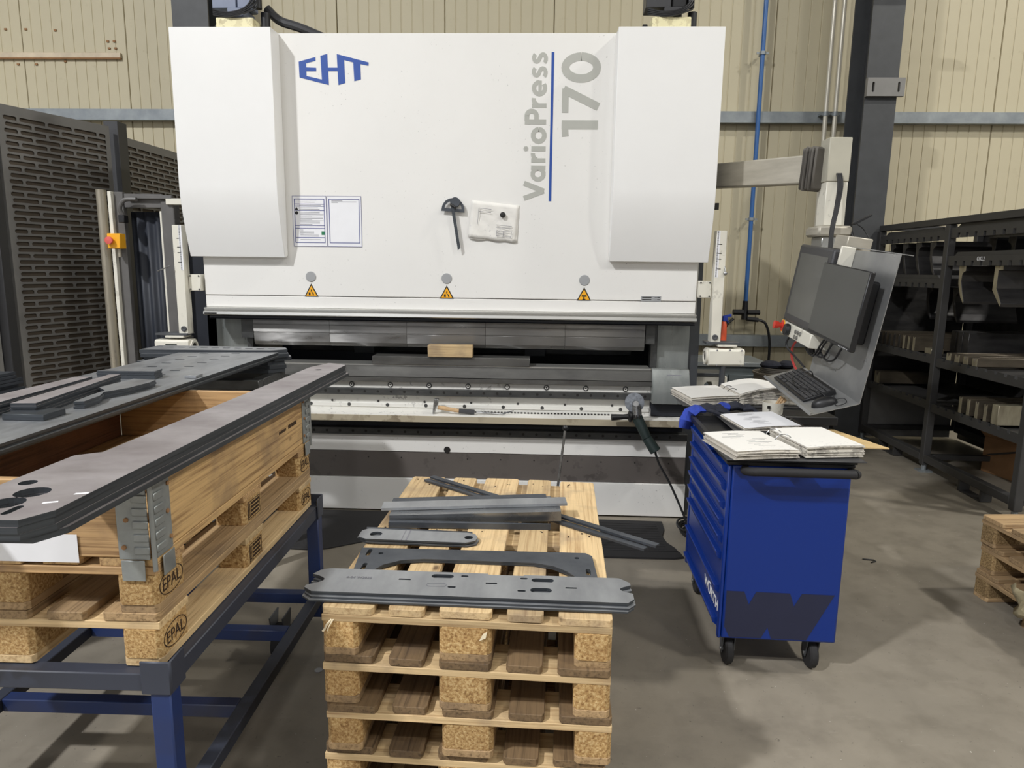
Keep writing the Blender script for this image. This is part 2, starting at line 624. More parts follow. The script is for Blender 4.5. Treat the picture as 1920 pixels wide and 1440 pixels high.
WY = 7.6
wall = MB().box(-11, 11, WY + 0.04, WY + 0.2, 0, 11).build('wall_back', 'wall')
tag(wall, 'beige ribbed sandwich panel wall behind the press', kind='structure')
PW = 1.13
prof = []
nrib = 10
for i in range(nrib):
    a = PW * i / nrib
    b = PW * (i + 1) / nrib
    prof += [(a + 0.003, 0.02 if i == 0 else 0.006), (a + 0.008, 0.0), (b - 0.007, 0.0), (b - 0.003, 0.006)]
prof = prof + [(PW - 0.001, 0.04), (0.001, 0.04)]
panel_me = MB().prism(prof, 'z', 0, 11).mesh('wall_panel', 'wall', smooth=False)
for i in range(-9, 10):
    p = link('wall_panel', panel_me, wall)
    p.location = (2.356 + PW * (i - 2) - 0.0, WY, 0)
ceil = MB().box(-11, 11, -25, 9, 11, 11.1).build('ceiling', 'wall_ceiling')
tag(ceil, 'light metal hall ceiling above the lamps', kind='structure')
wl = MB().box(-11.2, -11, -25, 9, 0, 11).build('wall_left', 'wall_grey')
tag(wl, 'light grey side wall', kind='structure')
wr = MB().box(11, 11.2, -25, 9, 0, 11).build('wall_right', 'wall_grey')
tag(wr, 'light grey side wall', kind='structure')
wf = MB().box(-11, 11, -25.2, -25, 0, 11).build('wall_front', 'wall_grey')
tag(wf, 'light grey wall at the far end of the hall', kind='structure')


def girt(name, z0, z1):
    g = MB().prism([(WY - 0.10, z0), (WY - 0.10, z1), (WY, z1), (WY, z1 - 0.008), (WY - 0.09, z1 - 0.008), (WY - 0.09, z0 + 0.008), (WY - 0.02, z0 + 0.008), (WY - 0.02, z0)], 'x', -11, 11)
    return tag(g.build(name, 'galv', smooth=False), 'galvanised steel rail running along the wall', kind='structure')


girt('trim_1', 3.14, 3.25)
girt('trim_2', 0.83, 0.95)


# steel columns
def column(name, x0, x1, y0, y1, label, plates=()):
    r = empty(name, ((x0 + x1) / 2, (y0 + y1) / 2, 0), 0, label, 'column')
    t = 0.02
    w, d = (x1 - x0) / 2, (y1 - y0) / 2
    b = MB()
    b.box(-w, w, -d, -d + t, 0, 8.9).box(-w, w, d - t, d, 0, 8.9).box(-0.01, 0.01, -d + t, d - t, 0, 8.9)
    b.build('h_section', 'column', r, smooth=False)
    return r


c1 = column('steel_column', 2.98, 3.27, 6.85, 7.25, 'anthracite steel H column beside the two grey conduits')
plate = MB().prism(rect(-0.15, 0.19, 3.24, 3.40), 'y', -0.245, -0.2005, [slot(-0.095, 3.32, 0.022, 0.09), slot(0.135, 3.32, 0.022, 0.09)])
plate.build('bracket_plate', 'fence', c1, smooth=False)
MB().box(-0.1, 0.3, -0.32, -0.2, 4.17, 4.21).build('top_bracket', 'column', c1)
column('steel_column', -3.55, -3.2, 6.9, 7.25, 'anthracite steel H column rising behind the left white press cover')

# pipes
r = empty('air_pipe', (2.2, 7.47, 1.2), 0, 'blue compressed air pipe down the wall with black coupling', 'pipe')
MB().cyl((0, 0, 0.06), (0, 0, 5.9), 0.022, 12).build('pipe', 'blue_pipe', r)
for z in (0.97, 2.6):
    b = MB().cyl((0, 0, z - 0.015), (0, 0, z + 0.015), 0.032, 12).box(-0.06, 0.06, -0.006, 0.006, z - 0.01, z + 0.01).box(-0.012, 0.012, 0, 0.1, z - 0.01, z + 0.01)
    b.build('clamp', 'galv', r)
b = MB().cyl((0, 0, -0.08), (0, 0, 0.12), 0.035, 12, 0.028)
b.cyl((-0.13, -0.02, 0.0), (-0.02, -0.02, 0.0), 0.03, 10).cyl((0.02, -0.02, 0.0), (0.15, -0.02, 0.0), 0.026, 10).cyl((0.02, -0.02, -0.07), (0.14, -0.02, -0.08), 0.024, 10)
b.build('coupling', 'black', r)
b = MB().tube([(-0.12, -0.02, -0.07), (-0.2, -0.03, -0.16), (-0.25, -0.04, -0.4), (-0.29, -0.05, -0.8)], 0.014, 8)
b.build('hose', 'cable', r)
b = MB().tube([(0.14, -0.02, -0.08), (0.22, -0.03, -0.12), (0.27, -0.04, -0.3), (0.27, -0.05, -0.6), (0.24, -0.05, -0.95)], 0.014, 8)
b.build('hose', 'cable', r)
for k, x in enumerate((2.855, 2.95)):
    r = empty('conduit_pipe', (x, 7.42, 1.7), 0, ['bright steel conduit pipe beside the dark column, the one further from it', 'bright steel conduit pipe beside the dark column, the one closer to it'][k], 'pipe', 'conduit pipes on the wall')
    MB().cyl((0, 0, 0), (0, 0, 5.4), 0.022, 12).build('pipe', 'conduit', r)
    MB().cyl((0, 0, 1.49), (0, 0, 1.53), 0.03, 12).box(-0.05, 0.05, -0.004, 0.1, 1.5, 1.52).build('clamp', 'galv', r)

# beige duct with screw holes on the left part of the wall
r = empty('cable_duct', (-5.6, WY - 0.0, 3.78), 0, 'beige plastic cable duct with loose wires on the left wall', 'cable duct')
MB().box(-1.0, 1.12, -0.035, -0.001, 0.0, 0.05).build('duct', 'beige_duct', r, 0.003)
MB().box(-1.0, 1.12, -0.036, -0.001, -0.012, -0.001).build('lower_lip', 'kraft_dark', r)
hb = MB()
for x, z in ((-0.85, 0.34), (-0.9, 0.28), (-0.58, 0.28), (-0.57, 0.2), (-0.42, 0.28), (-0.4, 0.32), (-0.12, 0.29), (0.1, 0.29), (0.42, 0.28), (0.98, 0.17), (1.05, 0.17), (0.99, 0.1), (1.06, 0.1), (-0.88, -0.06), (-0.56, -0.05), (-0.33, -0.05), (-0.02, -0.06), (0.18, -0.06), (0.5, -0.03)):
    hb.box(x - 0.012, x + 0.014, -0.012, -0.001, z - 0.01, z + 0.008)
tag(hb.build('torn_fixing', 'kraft_dark', r), kind='stuff')
MB().tube([(-0.42, -0.02, 0.3), (-0.38, -0.03, 0.24), (-0.35, -0.03, 0.16), (-0.39, -0.03, 0.05)], 0.004, 6).build('wire', 'cable', r)

# ================================================================ PRESS BRAKE
CX = -0.598
press = empty('press_brake', (CX, 4.45, 0), 0, 'large white hydraulic press brake with blue and grey lettering', 'press brake')


def P(mb, name, mat, bevel=0.0, parent=None, smooth=True, seg=1):
    return mb.build(name, mat, parent or press, bevel, smooth, world=True, seg=seg)


XL, XR = -2.19, 1.0
# body and side frames
P(MB().box(XL + 0.05, XR - 0.05, 4.56, 5.2, 0.02, 0.88), 'lower_beam_body', 'side_frame')
for s in (-1, 1):
    xa = CX + s * 1.60
    xb = CX + s * 1.67
    f = MB().prism([(4.62, 0.0), (6.0, 0.0), (6.0, 2.95), (4.62, 2.95), (4.62, 1.5), (4.62, 1.32), (4.62, 0.95)], 'x', min(xa, xb), max(xa, xb))
    P(f, 'side_frame', 'side_frame')
    # bright guide strip at the ram edge
    P(MB().box(CX + s * 1.615 - 0.012, CX + s * 1.615 + 0.012, 4.56, 4.615, 1.35, 1.75), 'guide_strip', 'rail')
    # throat plate
    P(MB().box(min(CX + s * 1.39, CX + s * 1.6), max(CX + s * 1.39, CX + s * 1.6), 4.60, 4.62, 0.9, 1.34), 'throat_plate', 'grey_plate')
    P(MB().box(min(CX + s * 1.345, CX + s * 1.385), max(CX + s * 1.345, CX + s * 1.385), 4.58, 4.66, 0.99, 1.34), 'throat_post', 'strip')
P(MB().box(XL + 0.1, XR - 0.1, 5.5, 5.55, 0.5, 3.0), 'rear_sheet', 'dark')
P(MB().box(XL + 0.3, XR - 0.3, 5.15, 5.25, 1.0, 1.09), 'back_gauge_beam', 'strip', 0.005)
for _a in (-1.35, -0.1):
    P(MB().box(_a, _a + 0.15, 4.95, 5.149, 1.01, 1.1), 'back_gauge_finger', 'side_frame', 0.004)

# ram
ram = P(MB().box(XL, XR, 4.45, 4.56, 1.445, 3.045), 'ram_panel', 'white', 0.004)
P(MB().box(XL + 0.003, XR - 0.003, 4.45, 4.55, 1.366, 1.441), 'ram_lower_strip', 'white', 0.003)
rp = [(4.45, 1.366), (4.415, 1.362), (4.415, 1.352), (4.425, 1.35), (4.425, 1.344), (4.405, 1.34), (4.402, 1.322), (4.41, 1.316), (4.46, 1.312), (4.52, 1.312), (4.52, 1.366)]
P(MB().prism(rp, 'x', XL + 0.002, XR), 'ram_rail', 'rail', smooth=False)
P(MB().prism([(4.45, 1.31), (4.45, 1.296), (4.44, 1.29), (4.54, 1.283), (4.54, 1.31)], 'x', XL + 0.02, XR - 0.002), 'clamp_bar', 'dark', smooth=False)
P(MB().box(XL + 0.01, XL + 0.09, 4.40, 4.403, 1.322, 1.333), 'maker_plate', 'ink_black')
# upper tools
pxs = [-1.899, -1.387, -0.872, -0.35, 0.172, 0.692]
for i in range(5):
    a, b = pxs[i] + 0.0008, pxs[i + 1] - 0.0008
    pr = [(4.49, 1.285), (4.49, 1.258), (4.494, 1.256), (4.494, 1.253), (4.49, 1.251), (4.492, 1.205), (4.497, 1.202), (4.497, 1.198), (4.494, 1.196), (4.5, 1.14), (4.512, 1.116), (4.53, 1.112), (4.535, 1.13), (4.54, 1.285)]
    P(MB().prism(pr, 'x', a, b), 'punch_segment', 'tool', smooth=False)
for _a, _b in ((XL + 0.2, -1.91), (0.70, 0.76)):
    P(MB().prism([(4.515, 1.285), (4.515, 1.16), (4.55, 1.16), (4.55, 1.285)], 'x', _a, _b), 'clamp_end', 'strip', smooth=False)

# covers left and right
for s in (-1, 1):
    xi, xo = CX + s * 1.03, CX + s * 1.647
    pr = [(4.448, 3.042), (4.31, 3.036)]
    for k in range(9):
        t = k / 8
        pr.append((4.31 + 0.088 * t ** 1.5, 2.12 - 0.431 * t))
    pr += [(4.448, 1.70)]
    P(MB().prism(pr, 'x', min(xi, xo), max(xi, xo)), 'cylinder_cover', 'white_clean', 0.003)
    # outer rearward side of the cylinder housing
    xa, xb = (CX + s * 1.60, CX + s * 1.64)
    P(MB().box(min(xa, xb), max(xa, xb), 4.449, 4.9, 1.72, 3.03), 'housing_side', 'white_clean')

# logo EHT : three letters drawn from their outlines
lx, lz = -1.511, 2.894


def logo(points_list, name):
    b = MB()
    for pts in points_list:
        b.prism([(lx + (x - 1041) / 527 * 0.435, 2.925 - (y - 396) / 224 * 0.181) for x, y in pts], 'y', 4.4485, 4.4495)
    return P(b, name, 'blue_logo', smooth=False)


logo([[(1041, 452), (1168, 419), (1168, 446), (1096, 464), (1096, 493), (1171, 496), (1171, 521), (1096, 521), (1096, 555), (1212, 581), (1206, 410), (1258, 396), (1260, 495), (1332, 495), (1332, 520), (1262, 520), (1264, 620), (1043, 566)]], 'logo_letter_E_with_H')
logo([[(1330, 397), (1568, 457), (1566, 481), (1506, 469), (1507, 579), (1457, 592), (1452, 457), (1384, 440), (1388, 605), (1336, 620), (1332, 520), (1332, 495)]], 'logo_letter_H_with_T')
# VarioPress 170


def ribbon(b, pts, w, y0=4.4485, y1=4.4495, closed=False):
    """flat stroke of constant width, as a thin solid in the xz plane"""
    n = len(pts)
    L_, R_ = [], []
    for i in range(n):
        if closed:
            p, q = pts[(i - 1) % n], pts[(i + 1) % n]
        else:
            p, q = pts[max(i - 1, 0)], pts[min(i + 1, n - 1)]
        dx, dz = q[0] - p[0], q[1] - p[1]
        k = math.hypot(dx, dz) or 1
        nx_, nz_ = -dz / k * w / 2, dx / k * w / 2
        L_.append((pts[i][0] + nx_, pts[i][1] + nz_))
        R_.append((pts[i][0] - nx_, pts[i][1] - nz_))
    for i in range(n if closed else n - 1):
        j = (i + 1) % n
        b.prism([L_[i], R_[i], R_[j], L_[j]], 'y', y0, y1)
    return b


def arc(cx, cy, rx, ry, a0, a1, n=14):
    return [(cx + rx * math.cos(R(a0 + (a1 - a0) * i / n)), cy + ry * math.sin(R(a0 + (a1 - a0) * i / n))) for i in range(n + 1)]


def turned(paths, bx, z0):
    """text frame (along, above baseline) -> xz plane, reading upwards"""
    return [([(bx - v, z0 + u) for u, v in p], w) for p, w in paths]


K_ = 0.000739
BX = 0.020
ltr = {
    'V': (1343, [([(0.012, 0.131), (0.058, 0.006)], 0.027), ([(0.105, 0.131), (0.058, 0.006)], 0.027)]),
    'a': (1185, [(arc(0.044, 0.044, 0.033, 0.034, 0, 360), 0.024), ([(0.081, 0.0), (0.081, 0.088)], 0.023)]),
    'r': (1032, [([(0.012, 0.0), (0.012, 0.088)], 0.023), (arc(0.05, 0.044, 0.034, 0.034, 165, 80), 0.023)]),
    'i': (940, [([(0.014, 0.0), (0.014, 0.088)], 0.026), (arc(0.014, 0.122, 0.0075, 0.0075, 0, 360), 0.0135)]),
    'o': (882, [(arc(0.05, 0.044, 0.036, 0.035, 0, 360), 0.025)]),
    'P': (725, [([(0.014, 0.0), (0.014, 0.131)], 0.027), ([(0.02, 0.119), (0.05, 0.119)] + arc(0.05, 0.0895, 0.027, 0.0295, 90, -90) + [(0.02, 0.06)], 0.025)]),
    'r2': (594, [([(0.012, 0.0), (0.012, 0.088)], 0.023), (arc(0.05, 0.044, 0.034, 0.034, 165, 80), 0.023)]),
    'e': (503, [(arc(0.047, 0.044, 0.035, 0.034, 0, 312), 0.023), ([(0.012, 0.041), (0.09, 0.041)], 0.017)]),
    's': (365, [(arc(0.040, 0.064, 0.022, 0.0165, 30, 250, 10) + arc(0.034, 0.0265, 0.025, 0.0185, 75, -150, 10), 0.021)]),
    's2': (257, [(arc(0.040, 0.064, 0.022, 0.0165, 30, 250, 10) + arc(0.034, 0.0265, 0.025, 0.0185, 75, -150, 10), 0.021)]),
}
for nm, (py_, paths) in ltr.items():
    b = MB()
    for q_, (p, w) in enumerate(turned(paths, BX, 2.936 - (py_ - 160) * K_)):
        ribbon(b, p, w * 1.12, 4.4485 - 0.0003 * q_, 4.4495)
    P(b, 'model_letter_' + nm[0].replace('V', 'capital_v').replace('P', 'capital_p'), 'grey_logo', smooth=False)
BX2 = 0.338
for nm, (py_, paths) in {
    'one': (830, [([(0.075, 0.0), (0.075, 0.222)], 0.053), ([(0.006, 0.198), (0.06, 0.222 - 0.02)], 0.040)]),
    'seven': (633, [([(0.0, 0.203), (0.142, 0.203)], 0.04), ([(0.136, 0.215), (0.035, 0.0)], 0.047)]),
    'zero': (398, [(arc(0.088, 0.111, 0.063, 0.096, 0, 360, 28), 0.048)]),
}.items():
    b = MB()
    for q_, (p, w) in enumerate(turned(paths, BX2, 2.936 - (py_ - 160) * K_)):
        ribbon(b, p, w, 4.4485 - 0.0003 * q_, 4.4495)
    P(b, 'model_digit_' + nm, 'grey_logo', smooth=False)
P(MB().box(0.046, 0.062, 4.4485, 4.4495, 2.058, 2.936), 'blue_line', 'blue_logo')

# round caps and warning triangles
for i, x in enumerate((-1.484, -0.599, 0.285)):
    P(MB().lathe([(0.0, 0.0), (0.033, 0.0), (0.034, 0.003), (0.031, 0.006), (0.0, 0.006)], (x, 4.451, 1.57), (0, -1, 0), 24), 'round_cap', 'grey_disc')
    z = 1.481
    tri = P(MB().prism([(x - 0.046, z - 0.04), (x + 0.046, z - 0.04), (x, z + 0.045)], 'y', 4.4485, 4.4495), 'warning_sticker', 'ink_black', smooth=False)
    P(MB().prism([(x - 0.035, z - 0.034), (x + 0.035, z - 0.034), (x, z + 0.031)], 'y', 4.4475, 4.4484), 'yellow_field', 'yellow', parent=tri, smooth=False)
    sy = MB()
    if i < 2:
        sy.box(x - 0.018, x - 0.006, 4.4468, 4.4474, z - 0.03, z - 0.012)
        sy.box(x - 0.003, x + 0.004, 4.4468, 4.4474, z - 0.004, z + 0.006)
        sy.prism([(x - 0.004, z - 0.004), (x + 0.012, z - 0.014), (x + 0.018, z - 0.03), (x + 0.010, z - 0.03), (x + 0.004, z - 0.012), (x - 0.010, z - 0.002)], 'y', 4.4468, 4.4474)
    else:
        sy.box(x - 0.015, x + 0.015, 4.4468, 4.4474, z - 0.016, z - 0.006)
        sy.box(x - 0.004, x + 0.004, 4.4468, 4.4474, z - 0.03, z - 0.017)
        sy.box(x - 0.01, x + 0.01, 4.4468, 4.4474, z - 0.034, z - 0.03)
    P(sy, 'pictogram', 'ink_black', parent=tri, smooth=False)

# small rating label
lb = P(MB().prism(rect(0.649, 0.776, 1.441, 1.475), 'y', 4.4485, 4.4495), 'rating_label', 'grey_disc')
lt = MB()
for k, z in enumerate((1.464, 1.45)):
    lt.box(0.656, 0.715, 4.4478, 4.4484, z, z + 0.005).box(0.735, 0.75, 4.4478, 4.4484, z, z + 0.003).box(0.752, 0.77, 4.4478, 4.4484, z, z + 0.005)
P(lt, 'label_print', 'ink_black', parent=lb)

# lower beam, from die holder down to the skirt
P(MB().prism([(4.42, 0.992), (4.408, 0.93), (4.42, 0.928), (4.62, 0.928), (4.62, 1.0), (4.43, 1.0)], 'x', XL + 0.29, 0.735), 'die_holder', 'tool_dark', smooth=False)
P(MB().prism([(4.40, 0.926), (4.40, 0.898), (4.55, 0.896), (4.55, 0.926)], 'x', XL + 0.29, 0.735), 'die_holder_lip', 'tool_dark', smooth=False)
P(MB().box(XL + 0.2, 0.735, 4.432, 4.55, 0.85, 0.895), 'clamp_strip', 'white_dirty')
for i in range(11):
    x = 0.571 - 0.2573 * i
    if x < XL + 0.25:
        break
    s_ = P(MB().lathe([(0.0, 0), (0.018, 0), (0.018, 0.004), (0.014, 0.006), (0.0, 0.006)], (x, 4.433, 0.872), (0, -1, 0), 16), 'clamp_screw', 'strip')
    P(MB().lathe([(0.0, 0.006), (0.011, 0.0062), (0.011, 0.008), (0.0, 0.008)], (x, 4.433, 0.872), (0, -1, 0), 12), 'screw_face', 'white_dirty', parent=s_)
    P(MB().lathe([(0.0, 0.008), (0.005, 0.0082), (0.005, 0.009), (0.0, 0.009)], (x, 4.433, 0.872), (0, -1, 0), 6), 'hex_socket', 'ink_black', parent=s_)


def hole_row(z, y, x0, x1, step, r=0.009):
    b = MB()
    x = x0
    while x < x1:
        b.cyl((x, y - 0.0012, z), (x, y + 0.004, z), r, 10)
        x += step
    return b


P(MB().box(XL + 0.2, 0.735, 4.405, 4.5, 0.806, 0.85), 'upper_guide_rail', 'strip', 0.002)
tag(P(hole_row(0.83, 4.405, -1.487 - 0.0873 * 5, 0.72, 0.0873), 'rail_screw_row', 'ink_black'), kind='stuff')
P(MB().box(XL + 0.02, 0.735, 4.45, 4.55, 0.655, 0.806), 'upper_white_panel', 'white_dirty')
P(MB().box(XL + 0.02, 0.735, 4.444, 4.46, 0.716, 0.746), 'panel_bead', 'white_dirty', 0.004)
tag(P(hole_row(0.733, 4.444, -1.255 - 0.2573 * 2, 0.6, 0.2573, 0.012), 'bead_bolt_row', 'strip'), kind='stuff')
tag(P(hole_row(0.757, 4.449, -1.165 - 0.2573 * 2, 0.5, 0.31, 0.008), 'panel_bolt_row', 'strip'), kind='stuff')
lg = P(MB().box(XL + 0.05, 0.985, 4.306, 4.46, 0.653, 0.694), 'front_ledge', 'white_dirty', 0.002)
P(MB().box(XL + 0.05, 0.987, 4.30, 4.3055, 0.652, 0.694), 'ledge_front_strip', 'ledge', 0.001)
tag(P(MB().add(*(lambda b: (b.v, b.f))((lambda b: [b.box(-0.55 + i * 0.022, -0.55 + i * 0.022 + 0.012, 4.43, 4.45, 0.6945, 0.700) for i in range(48)] and b)(MB()))), 'toothed_rack', 'ink_black', parent=lg), kind='stuff')
P(MB().box(XL + 0.05, 0.96, 4.47, 4.55, 0.58, 0.655), 'ledge_recess', 'dark')
P(MB().box(XL + 0.02, 0.985, 4.41, 4.5, 0.536, 0.582), 'lower_guide_rail', 'strip', 0.002)
tag(P(hole_row(0.56, 4.41, -1.487 - 0.0873 * 6, 0.95, 0.0873), 'rail_screw_row', 'ink_black'), kind='stuff')
hp = P(MB().box(XL, XR - 0.015, 4.43, 4.55, 0.419, 0.537), 'front_panel_upper', 'white', 0.002)
P(MB().cyl((-0.598, 4.431, 0.437), (-0.598, 4.428, 0.437), 0.022, 20), 'access_hole', 'ink_black', parent=hp)
P(MB().box(XL, XR - 0.015, 4.435, 4.55, 0.237, 0.417), 'front_band', 'band', 0.002)
tag(P(hole_row(0.375, 4.435, -1.8, 0.95, 0.223, 0.005), 'band_screw_row', 'ink_black'), kind='stuff')
P(MB().box(XL, XR - 0.01, 4.42, 4.55, 0.012, 0.235), 'front_skirt', 'white', 0.002)
P(MB().box(0.935, 1.03, 4.50, 4.62, 0.0, 0.70), 'corner_leg', 'side_frame')
P(MB().box(0.74, 0.97, 4.42, 4.5, 0.70, 0.80), 'end_recess', 'dark')
P(MB().box(0.735, 0.90, 4.435, 4.44, 0.70, 0.745), 'end_sticker', 'white_dirty')
# cover of the crowning unit at the table end
ec = P(MB().prism([(4.46, 1.012), (4.42, 1.01), (4.36, 0.905), (4.36, 0.79), (4.46, 0.79)], 'x', 0.735, 0.975), 'end_cover', 'grey_plate', 0.004)
d = Vector((0, -0.06, -0.105)).normalized()
me = text_mesh('LCB', (0.757, 4.4005, 0.972), (1, 0, 0), tuple(-d), 0.066, 0.022, bold=0.02, mat='ink_black')
me.transform(Matrix.Translation(-press.location))
link('unit_lettering', me, ec)
P(MB().prism([(4.3968, 0.972), (4.3958, 0.972), (4.3985, 0.977), (4.3995, 0.977)], 'x', 0.83, 0.92), 'small_print', 'ink_grey', parent=ec)
P(MB().box(-1.09, -0.055, 4.425, 4.56, 1.007, 1.062), 'die_bar', 'tool_dark', 0.003)
P(MB().box(XL + 0.3, 0.73, 4.44, 4.60, 0.999, 1.006), 'die_top_edge', 'rail')

# finger-guard laser arms with scale tape and sensor head
for s in (-1, 1):
    x0 = CX + s * 1.717
    arm = P(MB().prism([(x0 - 0.032, 1.19), (x0 + 0.032, 1.19), (x0 + 0.032, 1.885), (x0 - 0.032, 1.885)], 'y', 4.38, 4.45), 'sensor_arm', 'sensor', 0.003)
    xs = x0 - s * 0.020
    P(MB().box(xs - 0.010, xs + 0.010, 4.3785, 4.3798, 1.60, 1.884), 'scale_tape', 'paper_clean', parent=arm)
    tk = MB()
    for k in range(40):
        tk.box(xs - 0.007, xs + 0.001, 4.3775, 4.3784, 1.604 + k * 0.007, 1.607 + k * 0.007)
    for z in (1.65, 1.71, 1.745, 1.80):
        tk.box(min(x0 - s * 0.02, x0 + s * 0.004), max(x0 - s * 0.02, x0 + s * 0.004), 4.3783, 4.3793, z, z + 0.004)
    tag(P(tk, 'scale_marks', 'ink_black', parent=arm), kind='stuff')
    P(MB().lathe([(0.0, 0), (0.018, 0), (0.018, 0.008), (0.013, 0.01), (0.0, 0.006)], (x0 - s * 0.005, 4.381, 1.225), (0, -1, 0), 16), 'clamp_knob', 'side_frame', parent=arm)
    xa, xb = sorted((CX + s * 1.602, CX + s * 1.682))
    br = P(MB().box(xa, xb, 4.42, 4.50, 1.47, 1.575), 'arm_bracket', 'sensor', 0.003)
    bs = MB()
    for z in (1.48, 1.565):
        bs.cyl((xa + 0.012, 4.421, z), (xa + 0.012, 4.416, z), 0.005, 8).cyl((xb - 0.012, 4.421, z), (xb - 0.012, 4.416, z), 0.005, 8)
    P(bs, 'bracket_screws', 'strip', parent=br)
    xc = x0 + s * 0.06
    P(MB().box(xc - 0.12, xc + 0.09, 4.36, 4.47, 1.182, 1.196), 'slide_plate', 'side_frame', 0.002)
    P(MB().box(xc - 0.05, xc + 0.07, 4.35, 4.46, 1.168, 1.181), 'upper_plate', 'sensor', 0.002)
    xa, xb = sorted((CX + s * 1.672, CX + s * 1.895))
    hz0, hz1 = 1.045, 1.155
    hd = MB().prism([(4.34, hz0 + 0.012), (4.352, hz0), (4.45, hz0), (4.462, hz0 + 0.012), (4.462, hz1 - 0.012), (4.45, hz1), (4.352, hz1), (4.34, hz1 - 0.012)], 'x', xa, xb)
    hd = P(hd, 'sensor_head', 'sensor', 0.004)
    xe = xa if s > 0 else xb
    P(MB().lathe([(0.0, 0), (0.05, 0), (0.052, 0.014), (0.036, 0.016), (0.034, 0.006), (0.0, 0.006)], (xe, 4.40, 1.10), (-s, 0, 0), 24), 'lens_ring', 'sensor', parent=hd)
    P(MB().cyl((xe - s * 0.007, 4.40, 1.10), (xe - s * 0.008, 4.40, 1.10), 0.033, 20), 'lens', 'ink_black', parent=hd)
    if s < 0:
        P(MB().box(-2.42, -2.345, 4.338, 4.3395, 1.085, 1.128), 'display', 'lcd', parent=hd)
        kb = MB()
        for kx, kz in ((-2.455, 1.105), (-2.45, 1.082), (-2.43, 1.062), (-2.475, 1.068)):
            kb.cyl((kx, 4.34, kz), (kx, 4.336, kz), 0.009, 10)
        P(kb, 'buttons', 'ink_black', parent=hd)
    else:
        sc = MB()
        for kx, kz in ((xa + 0.05, hz0 + 0.006), (xb - 0.02, hz0 + 0.006), (xa + 0.05, hz1 - 0.008), (xb - 0.02, hz1 - 0.008), (xa + 0.13, hz1 - 0.006)):
            sc.cyl((kx, 4.341, kz), (kx, 4.337, kz), 0.005, 8)
        P(sc, 'housing_screws', 'ink_grey', parent=hd)
P(MB().tube([(1.142, 4.4, 1.70), (1.148, 4.38, 1.66), (1.15, 4.37, 1.635)], 0.004, 6).ball((1.15, 4.37, 1.625), 0.013), 'locking_lever', 'chrome')
P(MB().tube([(-2.36, 4.35, 1.63), (-2.39, 4.33, 1.61), (-2.42, 4.31, 1.595)], 0.004, 6), 'locking_lever', 'chrome')
P(MB().box(1.065, 1.115, 4.5, 4.52, 2.045, 2.06).cyl((1.105, 4.5, 2.02), (1.105, 4.5, 2.06), 0.014, 8), 'limit_stop', 'ink_black')

# hydraulics on top of the two cylinders
for s, x0 in ((-1, -1.89), (1, 0.755)):
    P(MB().box(x0 - 0.115, x0 + 0.115, 4.42, 4.66, 3.046, 3.125), 'manifold_block', 'cream', 0.004)
    b = MB().box(x0 - 0.15, x0 + 0.0, 4.46, 4.6, 3.19, 3.45).box(x0 - 0.045, x0 + 0.06, 4.43, 4.6, 3.1255, 3.185)
    P(b, 'valve_body', 'solenoid' if s < 0 else 'panel_grey', 0.004)
    P(MB().box(x0 + 0.005, x0 + 0.09, 4.46, 4.58, 3.19, 3.46), 'solenoid_coil', 'solenoid' if s < 0 else 'black', 0.006)
    cb = MB()
    for k in range(4):
        cb.tube([(x0 - 0.14, 4.45, 3.15 + 0.01 * k), (x0 - 0.03, 4.41, 3.125 + 0.008 * k), (x0 + 0.08, 4.41, 3.15 + 0.01 * k), (x0 + 0.13, 4.46, 3.2 + 0.03 * k), (x0 + 0.11, 4.6, 3.4)], 0.005, 6)
    P(cb, 'valve_cables', 'cable')
    P(MB().cyl((x0 + 0.145, 4.55, 3.05), (x0 + 0.145, 4.55, 3.19), 0.028, 12).cyl((x0 + 0.12, 4.5, 3.2), (x0 + 0.12, 4.5, 3.42), 0.024, 12), 'connector', 'black')
    P(MB().box(x0 - 0.16, x0 - 0.13, 4.5, 4.55, 3.05, 3.11), 'pipe_elbow', 'black', 0.004)
P(MB().tube([(-1.76, 4.62, 3.24), (-1.68, 4.62, 3.17), (-1.55, 4.63, 3.13), (-1.36, 4.66, 3.06)], 0.028, 10), 'flexible_conduit', 'panel_grey')

